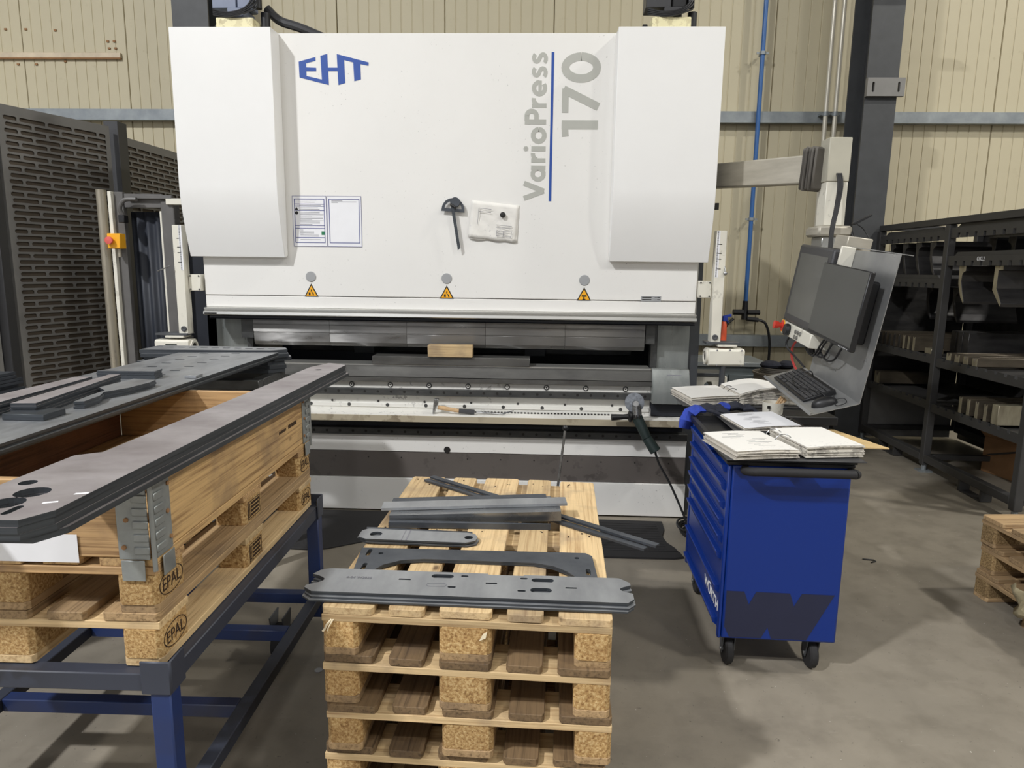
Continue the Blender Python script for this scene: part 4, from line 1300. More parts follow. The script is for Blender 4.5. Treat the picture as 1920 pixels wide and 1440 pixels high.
# wooden collar
CZ = LZ + 0.288
col = empty('pallet_collar', (LX, LY, CZ), LA, 'wooden pallet collar with galvanised corner hinges holding steel plates', 'pallet collar')
H = 0.197
tb = 0.02
MB().box(-0.02, 0.0, 0.02, 1.18, 0.001, H).build('side_board', 'collar_y', col, 0.003)
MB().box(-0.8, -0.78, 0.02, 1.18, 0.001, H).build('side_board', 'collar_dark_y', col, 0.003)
MB().box(-0.78, -0.02, 0.0, 0.02, 0.001, H).build('end_board', 'collar_x', col, 0.003)
MB().box(-0.78, -0.02, 1.18, 1.2, 0.001, H).build('end_board', 'collar_x', col, 0.003)
for cx in (0, -0.8):
    for cy in (0, 1.2):
        sx = 1 if cx == 0 else -1
        sy = 1 if cy else -1
        b = MB()
        # leaf on the end board
        for (u0, u1, z0, z1, off) in ((0.008, 0.085, -0.002, H + 0.003, 0.0), (0.020, 0.078, -0.055, -0.002, 0.006)):
            xa, xb = sorted((cx - sx * u0, cx - sx * u1))
            ya, yb = sorted((cy + sy * (0.0005 + off), cy + sy * (0.0035 + off)))
            b.box(xa, xb, ya, yb, z0, z1)
        # leaf on the side board
        for (u0, u1, z0, z1, off) in ((0.008, 0.085, -0.002, H + 0.003, 0.0), (0.025, 0.08, -0.055, -0.002, 0.006)):
            ya, yb = sorted((cy - sy * u0, cy - sy * u1))
            xa, xb = sorted((cx + sx * (0.0005 + off), cx + sx * (0.0035 + off)))
            b.box(xa, xb, ya, yb, z0, z1)
        hg = b.build('corner_hinge', 'hinge', col, 0.001)
        MB().cyl((cx + sx * 0.003, cy + sy * 0.003, -0.03), (cx + sx * 0.003, cy + sy * 0.003, H + 0.006), 0.006, 12).build('hinge_pin', 'hinge', hg)
        kn = MB()
        for q in range(6):
            z = 0.012 + q * 0.033
            xa, xb = sorted((cx - sx * 0.006, cx - sx * 0.045))
            ya, yb = sorted((cy + sy * 0.003, cy + sy * 0.0075))
            kn.box(xa, xb, ya, yb, z, z + 0.02)
            xa, xb = sorted((cx + sx * 0.003, cx + sx * 0.0075))
            ya, yb = sorted((cy - sy * 0.006, cy - sy * 0.05))
            kn.box(xa, xb, ya, yb, z, z + 0.02)
        kn.build('pressed_ribs', 'hinge', hg, 0.003)
        rv = MB()
        for q, z in enumerate((0.03, 0.1, 0.17)):
            rv.cyl((cx - sx * (0.07 - 0.01 * (q % 2)), cy + sy * 0.003, z), (cx - sx * (0.07 - 0.01 * (q % 2)), cy + sy * 0.007, z), 0.006, 8)
            rv.cyl((cx + sx * 0.003, cy - sy * (0.075 - 0.008 * (q % 2)), z), (cx + sx * 0.007, cy - sy * (0.075 - 0.008 * (q % 2)), z), 0.006, 8)
        tag(rv.build('rivets', 'kraft_dark', hg), kind='stuff')
st = MB()
random.seed(9)
y = 0.86
while y < 1.04:
    w = random.uniform(0.004, 0.01)
    if not 0.93 < y < 0.95:
        st.box(0.0004, 0.0009, y, y + w, 0.098, 0.112 if y > 0.95 else 0.108)
    y += w + 0.003
st.build('stamp_print', 'ink', col)
# paper slip hanging on the end board
ps = MB().box(-0.53, -0.185, -0.004, -0.0032, -0.012, 0.06).build('paper_slip', 'paper_clean')
ps.location = (LX, LY, CZ)
ps.rotation_euler = (0, 0, LA)
tag(ps, 'white paper slip hanging on the collar under the long plates', 'paper sheet')

# long plates across the collar (z 1.134 up)
TZ = CZ + H + 0.002
o1 = [(-0.90, 3.148), (-0.995, 3.205), (-1.04, 3.06), (-1.07, 1.60), (-1.118, 1.565), (-1.122, 1.33), (-1.13, 1.20), (-1.10, 1.14), (-0.935, 1.145), (-0.905, 1.20)]
h1 = [circle(-1.075, 1.355, 0.018, 16), circle(-1.021, 1.296, 0.033, 20), circle(-1.025, 1.232, 0.033, 20), [(x, y) for x, y in slot(-0.984, 1.195, 0.016, 0.05)], slot(-0.977, 2.985, 0.03, 0.03)]
E4 = ['long steel plate with holes, lowest of the pile laid across the collar', 'long steel plate with holes, second from below in the pile across the collar', 'long steel plate with holes, just under the top of the pile across the collar', 'long pinkish grey steel plate with round holes on top of the pile across the collar']
lo = plate_thing('long_plate', o1, TZ, 0.0135, 4, 'plate_rust', '', holes=h1, group='long plates across the collar', each=E4, jitter=0.003)
lo[0].location.x = 0.006
lo[0].location.y = 0.02
mk = MB().prism([(-0.93, 1.288), (-0.905, 1.296), (-0.907, 1.304), (-0.931, 1.297)], 'z', TZ + 0.0537, TZ + 0.0541)
mk2 = MB().prism([(-0.955, 1.232), (-0.93, 1.243), (-0.934, 1.250), (-0.957, 1.240)], 'z', TZ + 0.0537, TZ + 0.0541)
mk.add(mk2.v, mk2.f)
mk.build('chalk_mark', 'paper_clean', lo[3])
# second pile: wide plates on the far side of the collar
SZ = TZ
E5 = ['wide dark steel sheet, lowest of the pile on the far side of the collar', 'wide dark steel sheet, second from below on the far side of the collar', 'wide dark steel sheet, third from below on the far side of the collar', 'wide slotted steel sheet on top of the pile on the far side of the collar']
hs = []
for k in range(7):
    y = 2.85 + k * 0.125
    hs.append(slot(-1.80, y, 0.05, 0.016, 4))
    hs.append(slot(-1.64, y + 0.03, 0.05, 0.016, 4))
random.seed(21)
wide = plate_thing('wide_sheet', [(-1.95, 1.32), (-1.425, 1.32), (-1.425, 2.4), (-1.43, 3.70), (-1.95, 3.62)], SZ, 0.009, 4, 'plate', '', holes=hs, group='wide sheets on the collar', each=E5, jitter=0.012)
S2 = SZ + 0.036


def pile(name, outline, z, t, n, lab, mat='plate', group=None):
    random.seed(len(outline) + n)
    words_ = {1: [''], 2: [', lower one', ', upper one']}.get(n) or [', lowest one'] + [', number %s from below' % ('two', 'three', 'four', 'five', 'six')[i] for i in range(n - 2)] + [', topmost one']
    out = plate_thing(name, outline, z, t, n, mat, '', group=group, each=[lab + w for w in words_], jitter=0.003)
    return out


pile('corner_plate', [(-1.83, 2.745), (-1.59, 2.755), (-1.60, 2.83), (-1.72, 2.85), (-1.80, 2.83)], S2 + 0.0005, 0.0085, 4, 'small rounded plate piled on the wide slotted sheets', 'plate', 'small rounded plates')
pile('hook_plate', [(-1.525, 2.155), (-1.495, 2.165), (-1.505, 2.26), (-1.535, 2.33), (-1.5, 2.42), (-1.49, 2.54), (-1.50, 2.60), (-1.60, 2.62), (-1.61, 2.42), (-1.55, 2.36), (-1.545, 2.28)], S2 + 0.0005, 0.0085, 3, 'hook-shaped steel plate on the wide slotted sheets', 'plate', 'hook-shaped plates')
pile('long_strip', [(-1.64, 2.03), (-1.565, 2.04), (-1.65, 2.62), (-1.69, 2.61)], S2 + 0.0005, 0.0085, 5, 'narrow steel strip piled between the small plates', 'plate_rust', 'narrow strips')
pile('flat_strip', [(-1.78, 1.9), (-1.675, 1.9), (-1.72, 2.55), (-1.78, 2.54)], S2 + 0.0005, 0.0085, 5, 'broad steel strip piled at the far edge of the sheets', 'plate_rust', 'broad strips')
tag(MB().box(-1.49, -1.44, 2.80, 2.86, S2 + 0.0005, S2 + 0.012).build('offcut', 'plate', None, 0.001), 'small square steel offcut on the slotted sheet', 'steel plate')
tag(MB().box(-1.63, -1.50, 1.98, 2.08, S2 + 0.0005, S2 + 0.02).build('offcut', 'plate_edge', None, 0.001), 'low dark steel offcut pile beside the hook-shaped plates', 'steel plate')

# third pile on a separate stand near the press
sd = empty('steel_stand', (-1.75, 3.62, 0), 0, 'dark steel stand holding slotted plates close to the press', 'stand')
for _q in ((-0.44, 0.30, -0.16, -0.10), (-0.44, 0.30, 0.16, 0.22), (-0.44, -0.38, -0.0995, 0.1595), (0.24, 0.30, -0.0995, 0.1595)):
    MB().box(*_q, 1.0, 1.05).build('top_rail', 'strip', sd, 0.003)
for x in (-0.41, 0.27):
    for y in (-0.13, 0.19):
        MB().box(x - 0.025, x + 0.025, y - 0.025, y + 0.025, 0, 0.999).build('leg', 'strip', sd, 0.003)
MB().box(-0.38, 0.24, 0.0, 0.06, 0.96, 0.999).box(0.0, 0.05, -0.1, 0.16, 0.9, 0.95).build('clamp_bar', 'tool_dark', sd, 0.003)
hs = [slot(-2.15 + 0.0645 * k, 3.79, 0.045, 0.018, 4) for k in range(11)]
random.seed(4)
E6 = ['slotted steel plate at the bottom of the pile on the dark stand', 'slotted steel plate second from below on the dark stand', 'slotted steel plate third from below on the dark stand', 'slotted steel plate fourth from below on the dark stand', 'slotted steel plate just under the top one on the dark stand', 'slotted steel plate on top of the pile on the dark stand']
third = plate_thing('slotted_plate', [(-2.19, 3.66), (-1.48, 3.715), (-1.41, 3.78), (-1.45, 3.86), (-2.19, 3.87)], 1.051, 0.021, 6, 'plate', '', holes=hs, group='slotted plates on the stand', each=E6, jitter=0.02)

# far left steel table with offcuts
tb_ = empty('steel_table', (-2.55, 2.75, 0), R(-4), 'dark steel table with cut sheet piles before the slotted fence', 'table')
MB().box(-0.6, 0.34, -0.45, 0.45, 0.98, 1.04).build('top', 'side_frame', tb_, 0.003)
MB().box(-0.6, 0.34, -0.45, -0.40, 0.92, 0.979).box(-0.6, 0.34, 0.40, 0.45, 0.92, 0.979).build('apron', 'rack', tb_, 0.003)
MB().box(0.30, 0.34, 0.38, 0.42, 1.0405, 1.075).build('stop', 'galv', tb_, 0.002)
for x in (-0.55, 0.3):
    for y in (-0.4, 0.4):
        MB().box(x - 0.03, x + 0.03, y - 0.03, y + 0.03, 0, 0.919).build('leg', 'rack', tb_, 0.003)
random.seed(33)
for k in range(7):
    z = 1.0405 + k * 0.014
    xa = -2.95 + random.uniform(-0.02, 0.02)
    b = MB().box(xa, -2.42 + random.uniform(-0.03, 0.02), 2.72, 3.08 + random.uniform(-0.02, 0.02), z, z + 0.012)
    o = b.build('cut_sheet', 'plate_dark', None, 0, smooth=False)
    tag(o, ('dark cut sheet at the bottom of the pile on the steel table', 'dark cut sheet second from below on the steel table', 'dark cut sheet third from below on the steel table', 'dark cut sheet in the middle of the pile on the steel table', 'dark cut sheet third from the top on the steel table', 'dark cut sheet second from the top on the steel table', 'dark cut sheet on top of the pile on the steel table')[k], 'steel plate', 'cut sheets on the steel table')


# ================================================================ SLOTTED FENCE AND SIDE GUARD ON THE LEFT
def slotted_sheet(w, z0, z1, fr=0.035, pitch=0.0405, hh=0.026, period=0.19, gap=0.018):
    """flat slotted sheet in the local xz plane"""
    b = MB()

    def quad(xa, xb, za, zb):
        b.add([(xa, 0, za), (xb, 0, za), (xb, 0, zb), (xa, 0, zb)], [(0, 1, 2, 3)])
    quad(0, fr, z0, z1)
    quad(w - fr, w, z0, z1)
    z = z0 + fr
    quad(fr, w - fr, z0, z)
    row = 0
    c = 0.007
    while z + pitch < z1 - fr:
        quad(fr, w - fr, z, z + pitch - hh)
        za, zb = z + pitch - hh, z + pitch
        x = fr - (0 if row % 2 == 0 else period / 2)
        edges = []
        while x < w - fr:
            xa = max(x + gap / 2, fr)
            xb = min(x + period - gap / 2, w - fr)
            if xb - xa > 0.02:
                edges.append((xa, xb))
            x += period
        prev = fr
        for xa, xb in edges:
            if xa > prev + 1e-5:
                quad(prev, xa, za, zb)
            for (cx, sx) in ((xa, 1), (xb, -1)):
                for (cz, sz) in ((za, 1), (zb, -1)):
                    t_ = [(cx, 0, cz), (cx + sx * c, 0, cz), (cx, 0, cz + sz * c)]
                    b.add(t_, [(0, 1, 2)])
            prev = xb
        if w - fr > prev + 1e-5:
            quad(prev, w - fr, za, zb)
        z += pitch
        row += 1
    quad(fr, w - fr, z, z1)
    return b


def fence(name, p0, p1, top, label):
    p0, p1 = Vector(p0), Vector(p1)
    d = p1 - p0
    w = d.length
    r = empty(name, (p0.x, p0.y, 0), math.atan2(d.y, d.x), label, 'fence')
    o = slotted_sheet(w, 0.12, top).build('slotted_sheet', 'fence', r, smooth=False)
    sd_ = o.modifiers.new('thick', 'SOLIDIFY')
    sd_.thickness = 0.003
    MB().box(0, w, 0.004, 0.03, top - 0.02, top).build('top_edge', 'fence', r)
    MB().box(0, 0.02, 0.004, 0.03, 0.12, top - 0.0205).build('side_edge', 'fence', r)
    MB().box(w - 0.02, w, 0.004, 0.03, 0.12, top - 0.0205).build('side_edge', 'fence', r)
    MB().box(0.0205, w - 0.0205, 0.012, 0.016, 0.12, top - 0.03).build('backing_sheet', 'fence_back', r)
    return r


fence('slotted_fence_panel', (-3.52, 4.52), (-3.25, 5.27), 2.65, 'grey slotted steel fence panel beside the dark fence post')
fence('slotted_fence_panel', (-3.40, 5.55), (-3.37, 6.85), 2.65, 'grey slotted steel fence panel behind the left press cover')
fence('slotted_fence_panel', (-3.84, 3.7), (-3.575, 4.41), 2.65, 'grey slotted steel fence panel at the cut sheet table')
tag(MB().box(-3.33, -3.22, 5.33, 5.45, 0, 2.70).build('fence_post', 'panel_grey', None, 0.003), 'dark square fence post between two slotted panels', 'post')
tag(MB().box(-3.60, -3.52, 4.42, 4.5, 0, 2.7).build('fence_post', 'panel_grey', None, 0.003), 'dark square fence post behind the cut sheet table', 'post')

gd = empty('side_guard', (-2.68, 4.6, 0), 0, 'grey safety guard door beside the press with yellow emergency stop box', 'machine guard')


def G(mb, name, mat, bevel=0.0, parent=None):
    return mb.build(name, mat, parent or gd, bevel, True, world=True)


G(MB().cyl((-2.865, 4.5, 0.0), (-2.865, 4.5, 2.11), 0.03, 16), 'round_post', 'guard_steel')
G(MB().box(-2.818, -2.795, 4.49, 4.53, 0.0, 2.10), 'white_strip', 'sensor', 0.002)
G(MB().box(-2.795, -2.735, 4.52, 4.56, 0.0, 2.10), 'hinge_sheet', 'guard_grey', 0.003)
G(MB().box(-2.735, -2.48, 4.53, 4.56, 2.0, 2.09), 'top_sheet', 'guard_grey', 0.003)
G(MB().box(-2.70, -2.40, 4.50, 4.53, 2.055, 2.08), 'top_bar', 'guard_grey', 0.003)
G(MB().box(-2.44, -2.2, 4.5, 4.54, 2.02, 2.06), 'cross_bar', 'sensor', 0.003)
G(MB().tube([(-2.72, 4.5, 1.93), (-2.735, 4.48, 1.99), (-2.70, 4.48, 2.045), (-2.62, 4.48, 2.05)], 0.014, 10), 'bent_tube', 'guard_grey')
G(MB().box(-2.74, -2.70, 4.46, 4.51, 1.9, 1.95), 'tube_socket', 'black', 0.003)
# pleated dark curtain
cv, cf = [], []
nn = 30
for i in range(nn + 1):
    x = -2.735 + 0.245 * i / nn
    y = 4.60 + 0.009 * math.sin(i * 0.8)
    cv += [(x, y, 0.3), (x, y, 1.98)]
for i in range(nn):
    cf.append((2 * i, 2 * i + 2, 2 * i + 3, 2 * i + 1))
o = G(MB().add(cv, cf), 'pleated_curtain', 'curtain')
md = o.modifiers.new('thick', 'SOLIDIFY')
md.thickness = 0.004
G(MB().box(-2.502, -2.487, 4.53, 4.57, 0.9, 1.98), 'white_strip', 'sensor', 0.002)
G(MB().box(-2.487, -2.40, 4.52, 4.6, 0.0, 2.05), 'inner_post', 'guard_grey', 0.006)
G(MB().box(-2.395, -2.2, 4.62, 4.66, 0.0, 2.02), 'dark_sheet', 'curtain', 0.003)
tk = MB()
for k in range(30):
    tk.box(-2.393, -2.372, 4.605, 4.619, 1.08 + k * 0.031, 1.094 + k * 0.031)
tag(G(tk, 'chain_teeth', 'rail'), kind='stuff')
eb = G(MB().box(-2.80, -2.715, 4.42, 4.488, 1.735, 1.83), 'stop_box', 'yellow', 0.004)
G(MB().lathe([(0.0, 0), (0.012, 0), (0.012, 0.012), (0.024, 0.014), (0.024, 0.028), (0.0, 0.032)], (-2.775, 4.42, 1.785), (0, -1, 0), 18), 'stop_button', 'pink_red', parent=eb)
G(MB().cyl((-2.745, 4.455, 1.735), (-2.745, 4.455, 1.68), 0.012, 10), 'cable_gland', 'guard_steel', parent=eb)

# ================================================================ RIGHT: TOOL TROLLEY
tr = empty('tool_trolley', (0.767, 2.664, 0), -0.0307, 'blue tool trolley with drawers, black handle and big dark W', 'tool trolley')
TW, TD = 0.474, 0.76
BZ, TZ2 = 0.14, 0.885
MB().box(0.012, TW, 0, TD, BZ, TZ2).build('body', 'blue', tr, 0.008, seg=2)
zs = [0.80, 0.722, 0.650, 0.578, 0.506, 0.36, 0.215, BZ + 0.01]
for k in range(7):
    z1, z0 = zs[k] - 0.004, zs[k + 1]
    if k == 6:
        z0 = BZ + 0.03
    dz = MB().box(0.0, 0.0118, 0.028, TD - 0.028, z0, z1)
    dr_ = dz.build('drawer', 'blue', tr, 0.002)
    MB().prism([(0.0, z1 - 0.034), (-0.016, z1 - 0.022), (-0.022, z1 - 0.002), (-0.018, z1), (0.0, z1)], 'y', 0.04, TD - 0.04).build('drawer_lip', 'blue', dr_, smooth=False)
dz = MB().box(0.0, 0.0118, 0.028, TD - 0.028, 0.802, 0.878).build('drawer', 'blue', tr, 0.002)
MB().prism([(0.0, 0.84), (-0.016, 0.85), (-0.022, 0.872), (-0.018, 0.874), (0.0, 0.874)], 'y', 0.04, TD - 0.04).build('drawer_lip', 'blue', dz, smooth=False)
MB().box(-0.004, 0.011, 0.0, 0.026, BZ, TZ2).build('corner_post', 'blue', tr, 0.004)
MB().box(-0.004, 0.011, TD - 0.026, TD, BZ, TZ2).build('corner_post', 'blue', tr, 0.004)
me = text_mesh('WÜRTH', (-0.0012, 0.30, 0.243), (0, -1, 0), (0, 0, 1), 0.27, 0.055, bold=0.03, mat='paper_clean')
link('brand_lettering', me, tr)
# top tray
MB().box(-0.012, TW + 0.008, -0.008, TD + 0.008, TZ2 + 0.001, TZ2 + 0.018).build('top_mat', 'black', tr, 0.004)
rim = MB().prism(rect(-0.016, TW + 0.012, -0.012, TD + 0.012), 'z', TZ2 + 0.0185, TZ2 + 0.036, [rect(0.004, TW - 0.008, 0.008, TD - 0.008)])
rim.build('top_rim', 'black', tr, 0.002)
MB().tube([(0.06, -0.005, 0.872), (0.05, -0.045, 0.876), (0.075, -0.07, 0.88), (0.12, -0.074, 0.882), (TW - 0.06, -0.074, 0.882), (TW - 0.02, -0.07, 0.88), (TW - 0.004, -0.045, 0.876), (TW - 0.012, -0.005, 0.872)], 0.017, 12).build('handle', 'blackrub', tr)
MB().box(0.21, 0.30, -0.066, -0.004, 0.86, 0.878).build('handle_bracket', 'black', tr, 0.004)
# big W on the end panel
w0, w1, zb, zt = 0.022, 0.452, BZ + 0.01, 0.352
Wp = [(0.0, 1.0), (0.165, 1.0), (0.215, 0.72), (0.275, 1.0), (0.59, 1.0), (0.635, 0.72), (0.70, 1.0), (1.0, 1.0), (0.775, 0.0), (0.445, 0.0), (0.405, 0.24), (0.35, 0.0), (0.05, 0.0), (0.0, 0.22)]
MB().prism([(w0 + (w1 - w0) * x, zb + (zt - zb) * z) for x, z in Wp], 'y', -0.0012, -0.0002).build('letter_decal', 'navy', tr, smooth=False)
for x in (0.055, TW - 0.075):
    for y in (0.06, TD - 0.06):
        c = MB().prism([(x - 0.032, BZ), (x + 0.032, BZ), (x + 0.028, 0.07), (x - 0.028, 0.07)], 'y', y - 0.03, y + 0.03)
        ck = MB().box(x - 0.034, x + 0.034, y - 0.04, y + 0.04, BZ - 0.008, BZ - 0.0005).prism([(y - 0.035, BZ - 0.008), (y + 0.035, BZ - 0.008), (y + 0.012, 0.05), (y - 0.012, 0.05)], 'x', x - 0.026, x - 0.022).prism([(y - 0.035, BZ - 0.008), (y + 0.035, BZ - 0.008), (y + 0.012, 0.05), (y - 0.012, 0.05)], 'x', x + 0.022, x + 0.026).build('castor', 'side_frame', tr, smooth=False)
        MB().lathe([(0.0, -0.017), (0.055, -0.017), (0.062, -0.01), (0.062, 0.01), (0.055, 0.017), (0.0, 0.017)], (x, y, 0.0625), (1, 0, 0), 24).build('wheel', 'blackrub', ck)
        MB().cyl((x - 0.03, y, 0.0625), (x + 0.03, y, 0.0625), 0.008, 10).build('axle', 'chrome', ck)


# ---- papers and binders on the trolley
def page_block(cx, cy, w, d, z0, th, rot=0.0, bow=0.0, sheets=9, mat='paper_edge', top='paper', curl=0.0, seed=0):
    """ragged stack of sheets: slab mesh + one loose top sheet; returns list of (MB, mat, name)"""
    rnd = random.Random(seed)
    mt = Matrix.Translation((cx, cy, 0)) @ Matrix.Rotation(rot, 4, 'Z')
    nx = 10

    def surf(u, base):
        return base + bow * math.sin(math.pi * u) + curl * u * u
    b = MB()
    for k in range(sheets):
        za = th * k / sheets
        zb = th * (k + 1) / sheets - th * 0.12 / sheets
        ox, oy = rnd.uniform(-0.006, 0.006), rnd.uniform(-0.008, 0.008)
        v, f = [], []
        sc = (k + 1) / sheets
        for i in range(nx + 1):
            u = i / nx
            x = -w / 2 + w * u + ox
            lift = (bow * math.sin(math.pi * u) + curl * u * u) * sc
            for (yy, zz) in ((-d / 2 + oy, za), (d / 2 + oy, za), (d / 2 + oy, zb), (-d / 2 + oy, zb)):
                v.append((x, yy, z0 + zz + lift))
        for i in range(nx):
            a = i * 4
            for q in range(4):
                f.append((a + q, a + (q + 1) % 4, a + 4 + (q + 1) % 4, a + 4 + q))
        f.append((0, 3, 2, 1))
        e = nx * 4
        f.append((e, e + 1, e + 2, e + 3))
        b.add(v, f)
    b.move(mt)
    s = MB()
    v, f = [], []
    for j in (0, 1):
        for i in range(nx + 1):
            u = i / nx
            x = -w / 2 + w * u
            lift = bow * math.sin(math.pi * u) + curl * u * u
            for zz in (0.0006, 0.0016):
                v.append((x, -d / 2 + d * j, z0 + th + lift + zz))
    n2 = (nx + 1) * 2
    for i in range(nx):
        a = i * 2
        f += [(a + 1, a + 3, n2 + a + 3, n2 + a + 1), (a, n2 + a, n2 + a + 2, a + 2), (a, a + 2, a + 3, a + 1), (n2 + a, n2 + a + 1, n2 + a + 3, n2 + a + 2)]
    f += [(0, 1, n2 + 1, n2), (n2 - 2, 2 * n2 - 2, 2 * n2 - 1, n2 - 1)]
    s.add(v, f)
    s.move(mt)
    return b, s


def scribble(cx, cy, w, d, z, rot, n, seed, bow=0.0):
    rnd = random.Random(seed)
    b = MB()
    for k in range(n):
        x0 = rnd.uniform(-0.42, 0.1) * w
        x1 = min(0.44 * w, x0 + rnd.uniform(0.1, 0.5) * w)
        y = (0.42 - 0.84 * k / n) * d
        b.box(x0, x1, y, y + 0.002, z, z + 0.0004)
    b.move(Matrix.Translation((cx, cy, 0)) @ Matrix.Rotation(rot, 4, 'Z'))
    return b


def ring(cx, cy, z, r, ax):
    pts = [(cx + r * math.cos(t) * ax[0], cy + r * math.cos(t) * ax[1], z + r * math.sin(t)) for t in [math.pi * i / 10 for i in range(11)]]
    return MB().tube(pts, 0.002, 6)


TT = TZ2 + 0.036
# front open binder
bd = empty('open_binder', (0.98, 2.80, TT), 0, 'worn open ring binder with thick yellowed page stacks on the trolley edge', 'ring binder')


def Bn(parent):
    def f(mb, name, mat, bevel=0):
        return mb.build(name, mat, parent, bevel, True, world=True)
    return f


q = Bn(bd)
q(MB().box(0.735, 1.27, 2.60, 2.99, TT + 0.001, TT + 0.005).move(Matrix.Identity(4)), 'cover', 'panel_grey', 0.001)
b, s = page_block(0.865, 2.755, 0.255, 0.31, TT + 0.006, 0.034, R(10), 0.004, 8, seed=1)
q(b, 'page_stack', 'paper_edge')
q(s, 'top_sheet', 'paper')
tag(q(scribble(0.865, 2.755, 0.22, 0.26, TT + 0.0455, R(10), 12, 3), 'handwriting', 'ink_grey'), kind='stuff')
b, s = page_block(1.145, 2.80, 0.235, 0.31, TT + 0.006, 0.044, R(8), 0.004, 10, seed=2, curl=0.004)
q(b, 'page_stack', 'paper_edge')
q(s, 'top_sheet', 'paper')
for yy in (2.78, 2.87):
    q(ring(1.01 - (yy - 2.8) * 0.1, yy, TT + 0.03, 0.036, (1, 0)), 'binder_ring', 'chrome')
# middle binder, papers lying open
bm = empty('paper_folder', (1.05, 3.22, TT), 0, 'open folder of white typed pages lying in the middle of the trolley', 'folder')
q = Bn(bm)
q(MB().box(0.90, 1.20, 3.07, 3.40, TT + 0.0005, TT + 0.004), 'cover', 'panel_grey', 0.001)
b, s = page_block(1.055, 3.235, 0.26, 0.30, TT + 0.005, 0.014, R(6), 0.006, 5, seed=5, curl=0.012)
q(b, 'page_stack', 'paper_edge')
q(s, 'top_sheet', 'paper_clean')
tag(q(scribble(1.055, 3.235, 0.2, 0.26, TT + 0.030, R(6), 14, 8), 'typed_lines', 'ink_grey'), kind='stuff')
q(ring(1.19, 3.30, TT + 0.006, 0.03, (0.6, 0.8)), 'binder_ring', 'chrome')
q(ring(1.20, 3.22, TT + 0.006, 0.03, (0.6, 0.8)), 'binder_ring', 'chrome')
# brown board sticking out under the front binder
kb = MB().prism([(1.19, 2.86), (1.475, 2.845), (1.47, 2.86), (1.38, 3.17), (1.19, 3.15)], 'z', TT - 0.006, TT + 0.0003)
o = kb.build('brown_board', 'kraft', None, 0.001)
tag(o, 'brown hardboard sheet sticking out from under the front binder', 'board')

# dark bench behind the trolley that carries the rear binder
bn = empty('low_bench', (1.13, 3.85, 0), 0, 'dark blue bench behind the trolley carrying the thick binder', 'bench')
MB().box(-0.22, 0.42, -0.33, 0.33, 0.86, 0.905).build('top', 'black', bn, 0.004)
MB().box(-0.09, 0.40, -0.28, 0.31, 0.12, 0.859).build('body', 'panel_grey', bn, 0.004)
for _x in (-0.07, 0.33):
    for _y in (-0.25, 0.2):
        MB().box(_x, _x + 0.04, _y, _y + 0.05, 0, 0.119).build('foot', 'black', bn)
rb_ = empty('thick_binder', (1.13, 3.9, 0.906), 0, 'very thick open binder with curled dog-eared pages behind the cup', 'ring binder')
q = Bn(rb_)
q(MB().box(0.80, 1.50, 3.72, 4.12, 0.9065, 0.911), 'cover', 'panel_grey', 0.001)
b, s = page_block(0.95, 3.90, 0.27, 0.33, 0.912, 0.042, R(8), 0.006, 9, seed=11, curl=0.012)
q(b, 'page_stack', 'paper_edge')
q(s, 'top_sheet', 'paper')
b, s = page_block(1.28, 3.93, 0.36, 0.33, 0.912, 0.062, R(4), 0.036, 12, seed=12, curl=-0.004)
q(b, 'page_stack', 'paper_edge')
q(s, 'top_sheet', 'paper')
for yy in (3.86, 3.95):
    q(ring(1.10, yy, 0.958, 0.03, (1, 0)), 'binder_ring', 'ink_black')
# cup with pencils
cp = empty('pencil_cup', (1.235, 3.585, 0.9055), 0, 'chipped white cup holding short pencils before the thick binder', 'cup')
MB().lathe([(0.048, 0.0), (0.05, 0.002), (0.053, 0.062), (0.049, 0.062), (0.046, 0.006), (0.0, 0.006)], (0, 0, 0), (0, 0, 1), 24).build('cup', 'sensor', cp)
for k, (a, bb) in enumerate((((0.0, 0.01, 0.01), (0.055, 0.0, 0.085)), ((0.01, -0.01, 0.01), (0.06, -0.015, 0.08)), ((-0.005, 0.0, 0.01), (0.045, 0.01, 0.09)))):
    MB().cyl(a, bb, 0.007, 8).build('pencil', 'handle_wood', cp)
MB().box(-0.045, -0.03, -0.053, -0.049, 0.035, 0.05).build('stain', 'ink_black', cp)


# work gloves
def loft(b, pts, sizes, n=12, up=(0, 0, 1)):
    """elliptic sections (half width, half height) along a path"""
    pts = [Vector(p) for p in pts]
    vs = []
    for i, p in enumerate(pts):
        d = (pts[min(i + 1, len(pts) - 1)] - pts[max(i - 1, 0)]).normalized()
        sd_ = d.cross(Vector(up))
        sd_ = sd_.normalized() if sd_.length > 1e-3 else Vector((1, 0, 0))
        u_ = sd_.cross(d)
        for k in range(n):
            t_ = 2 * math.pi * k / n
            vs.append(p + sd_ * math.cos(t_) * sizes[i][0] + u_ * math.sin(t_) * sizes[i][1])
    fs = []
    for i in range(len(pts) - 1):
        for k in range(n):
            fs.append((i * n + k, i * n + (k + 1) % n, (i + 1) * n + (k + 1) % n, (i + 1) * n + k))
    fs.append(tuple(reversed(range(n))))
    fs.append(tuple(range(len(vs) - n, len(vs))))
    return b.add(vs, fs)


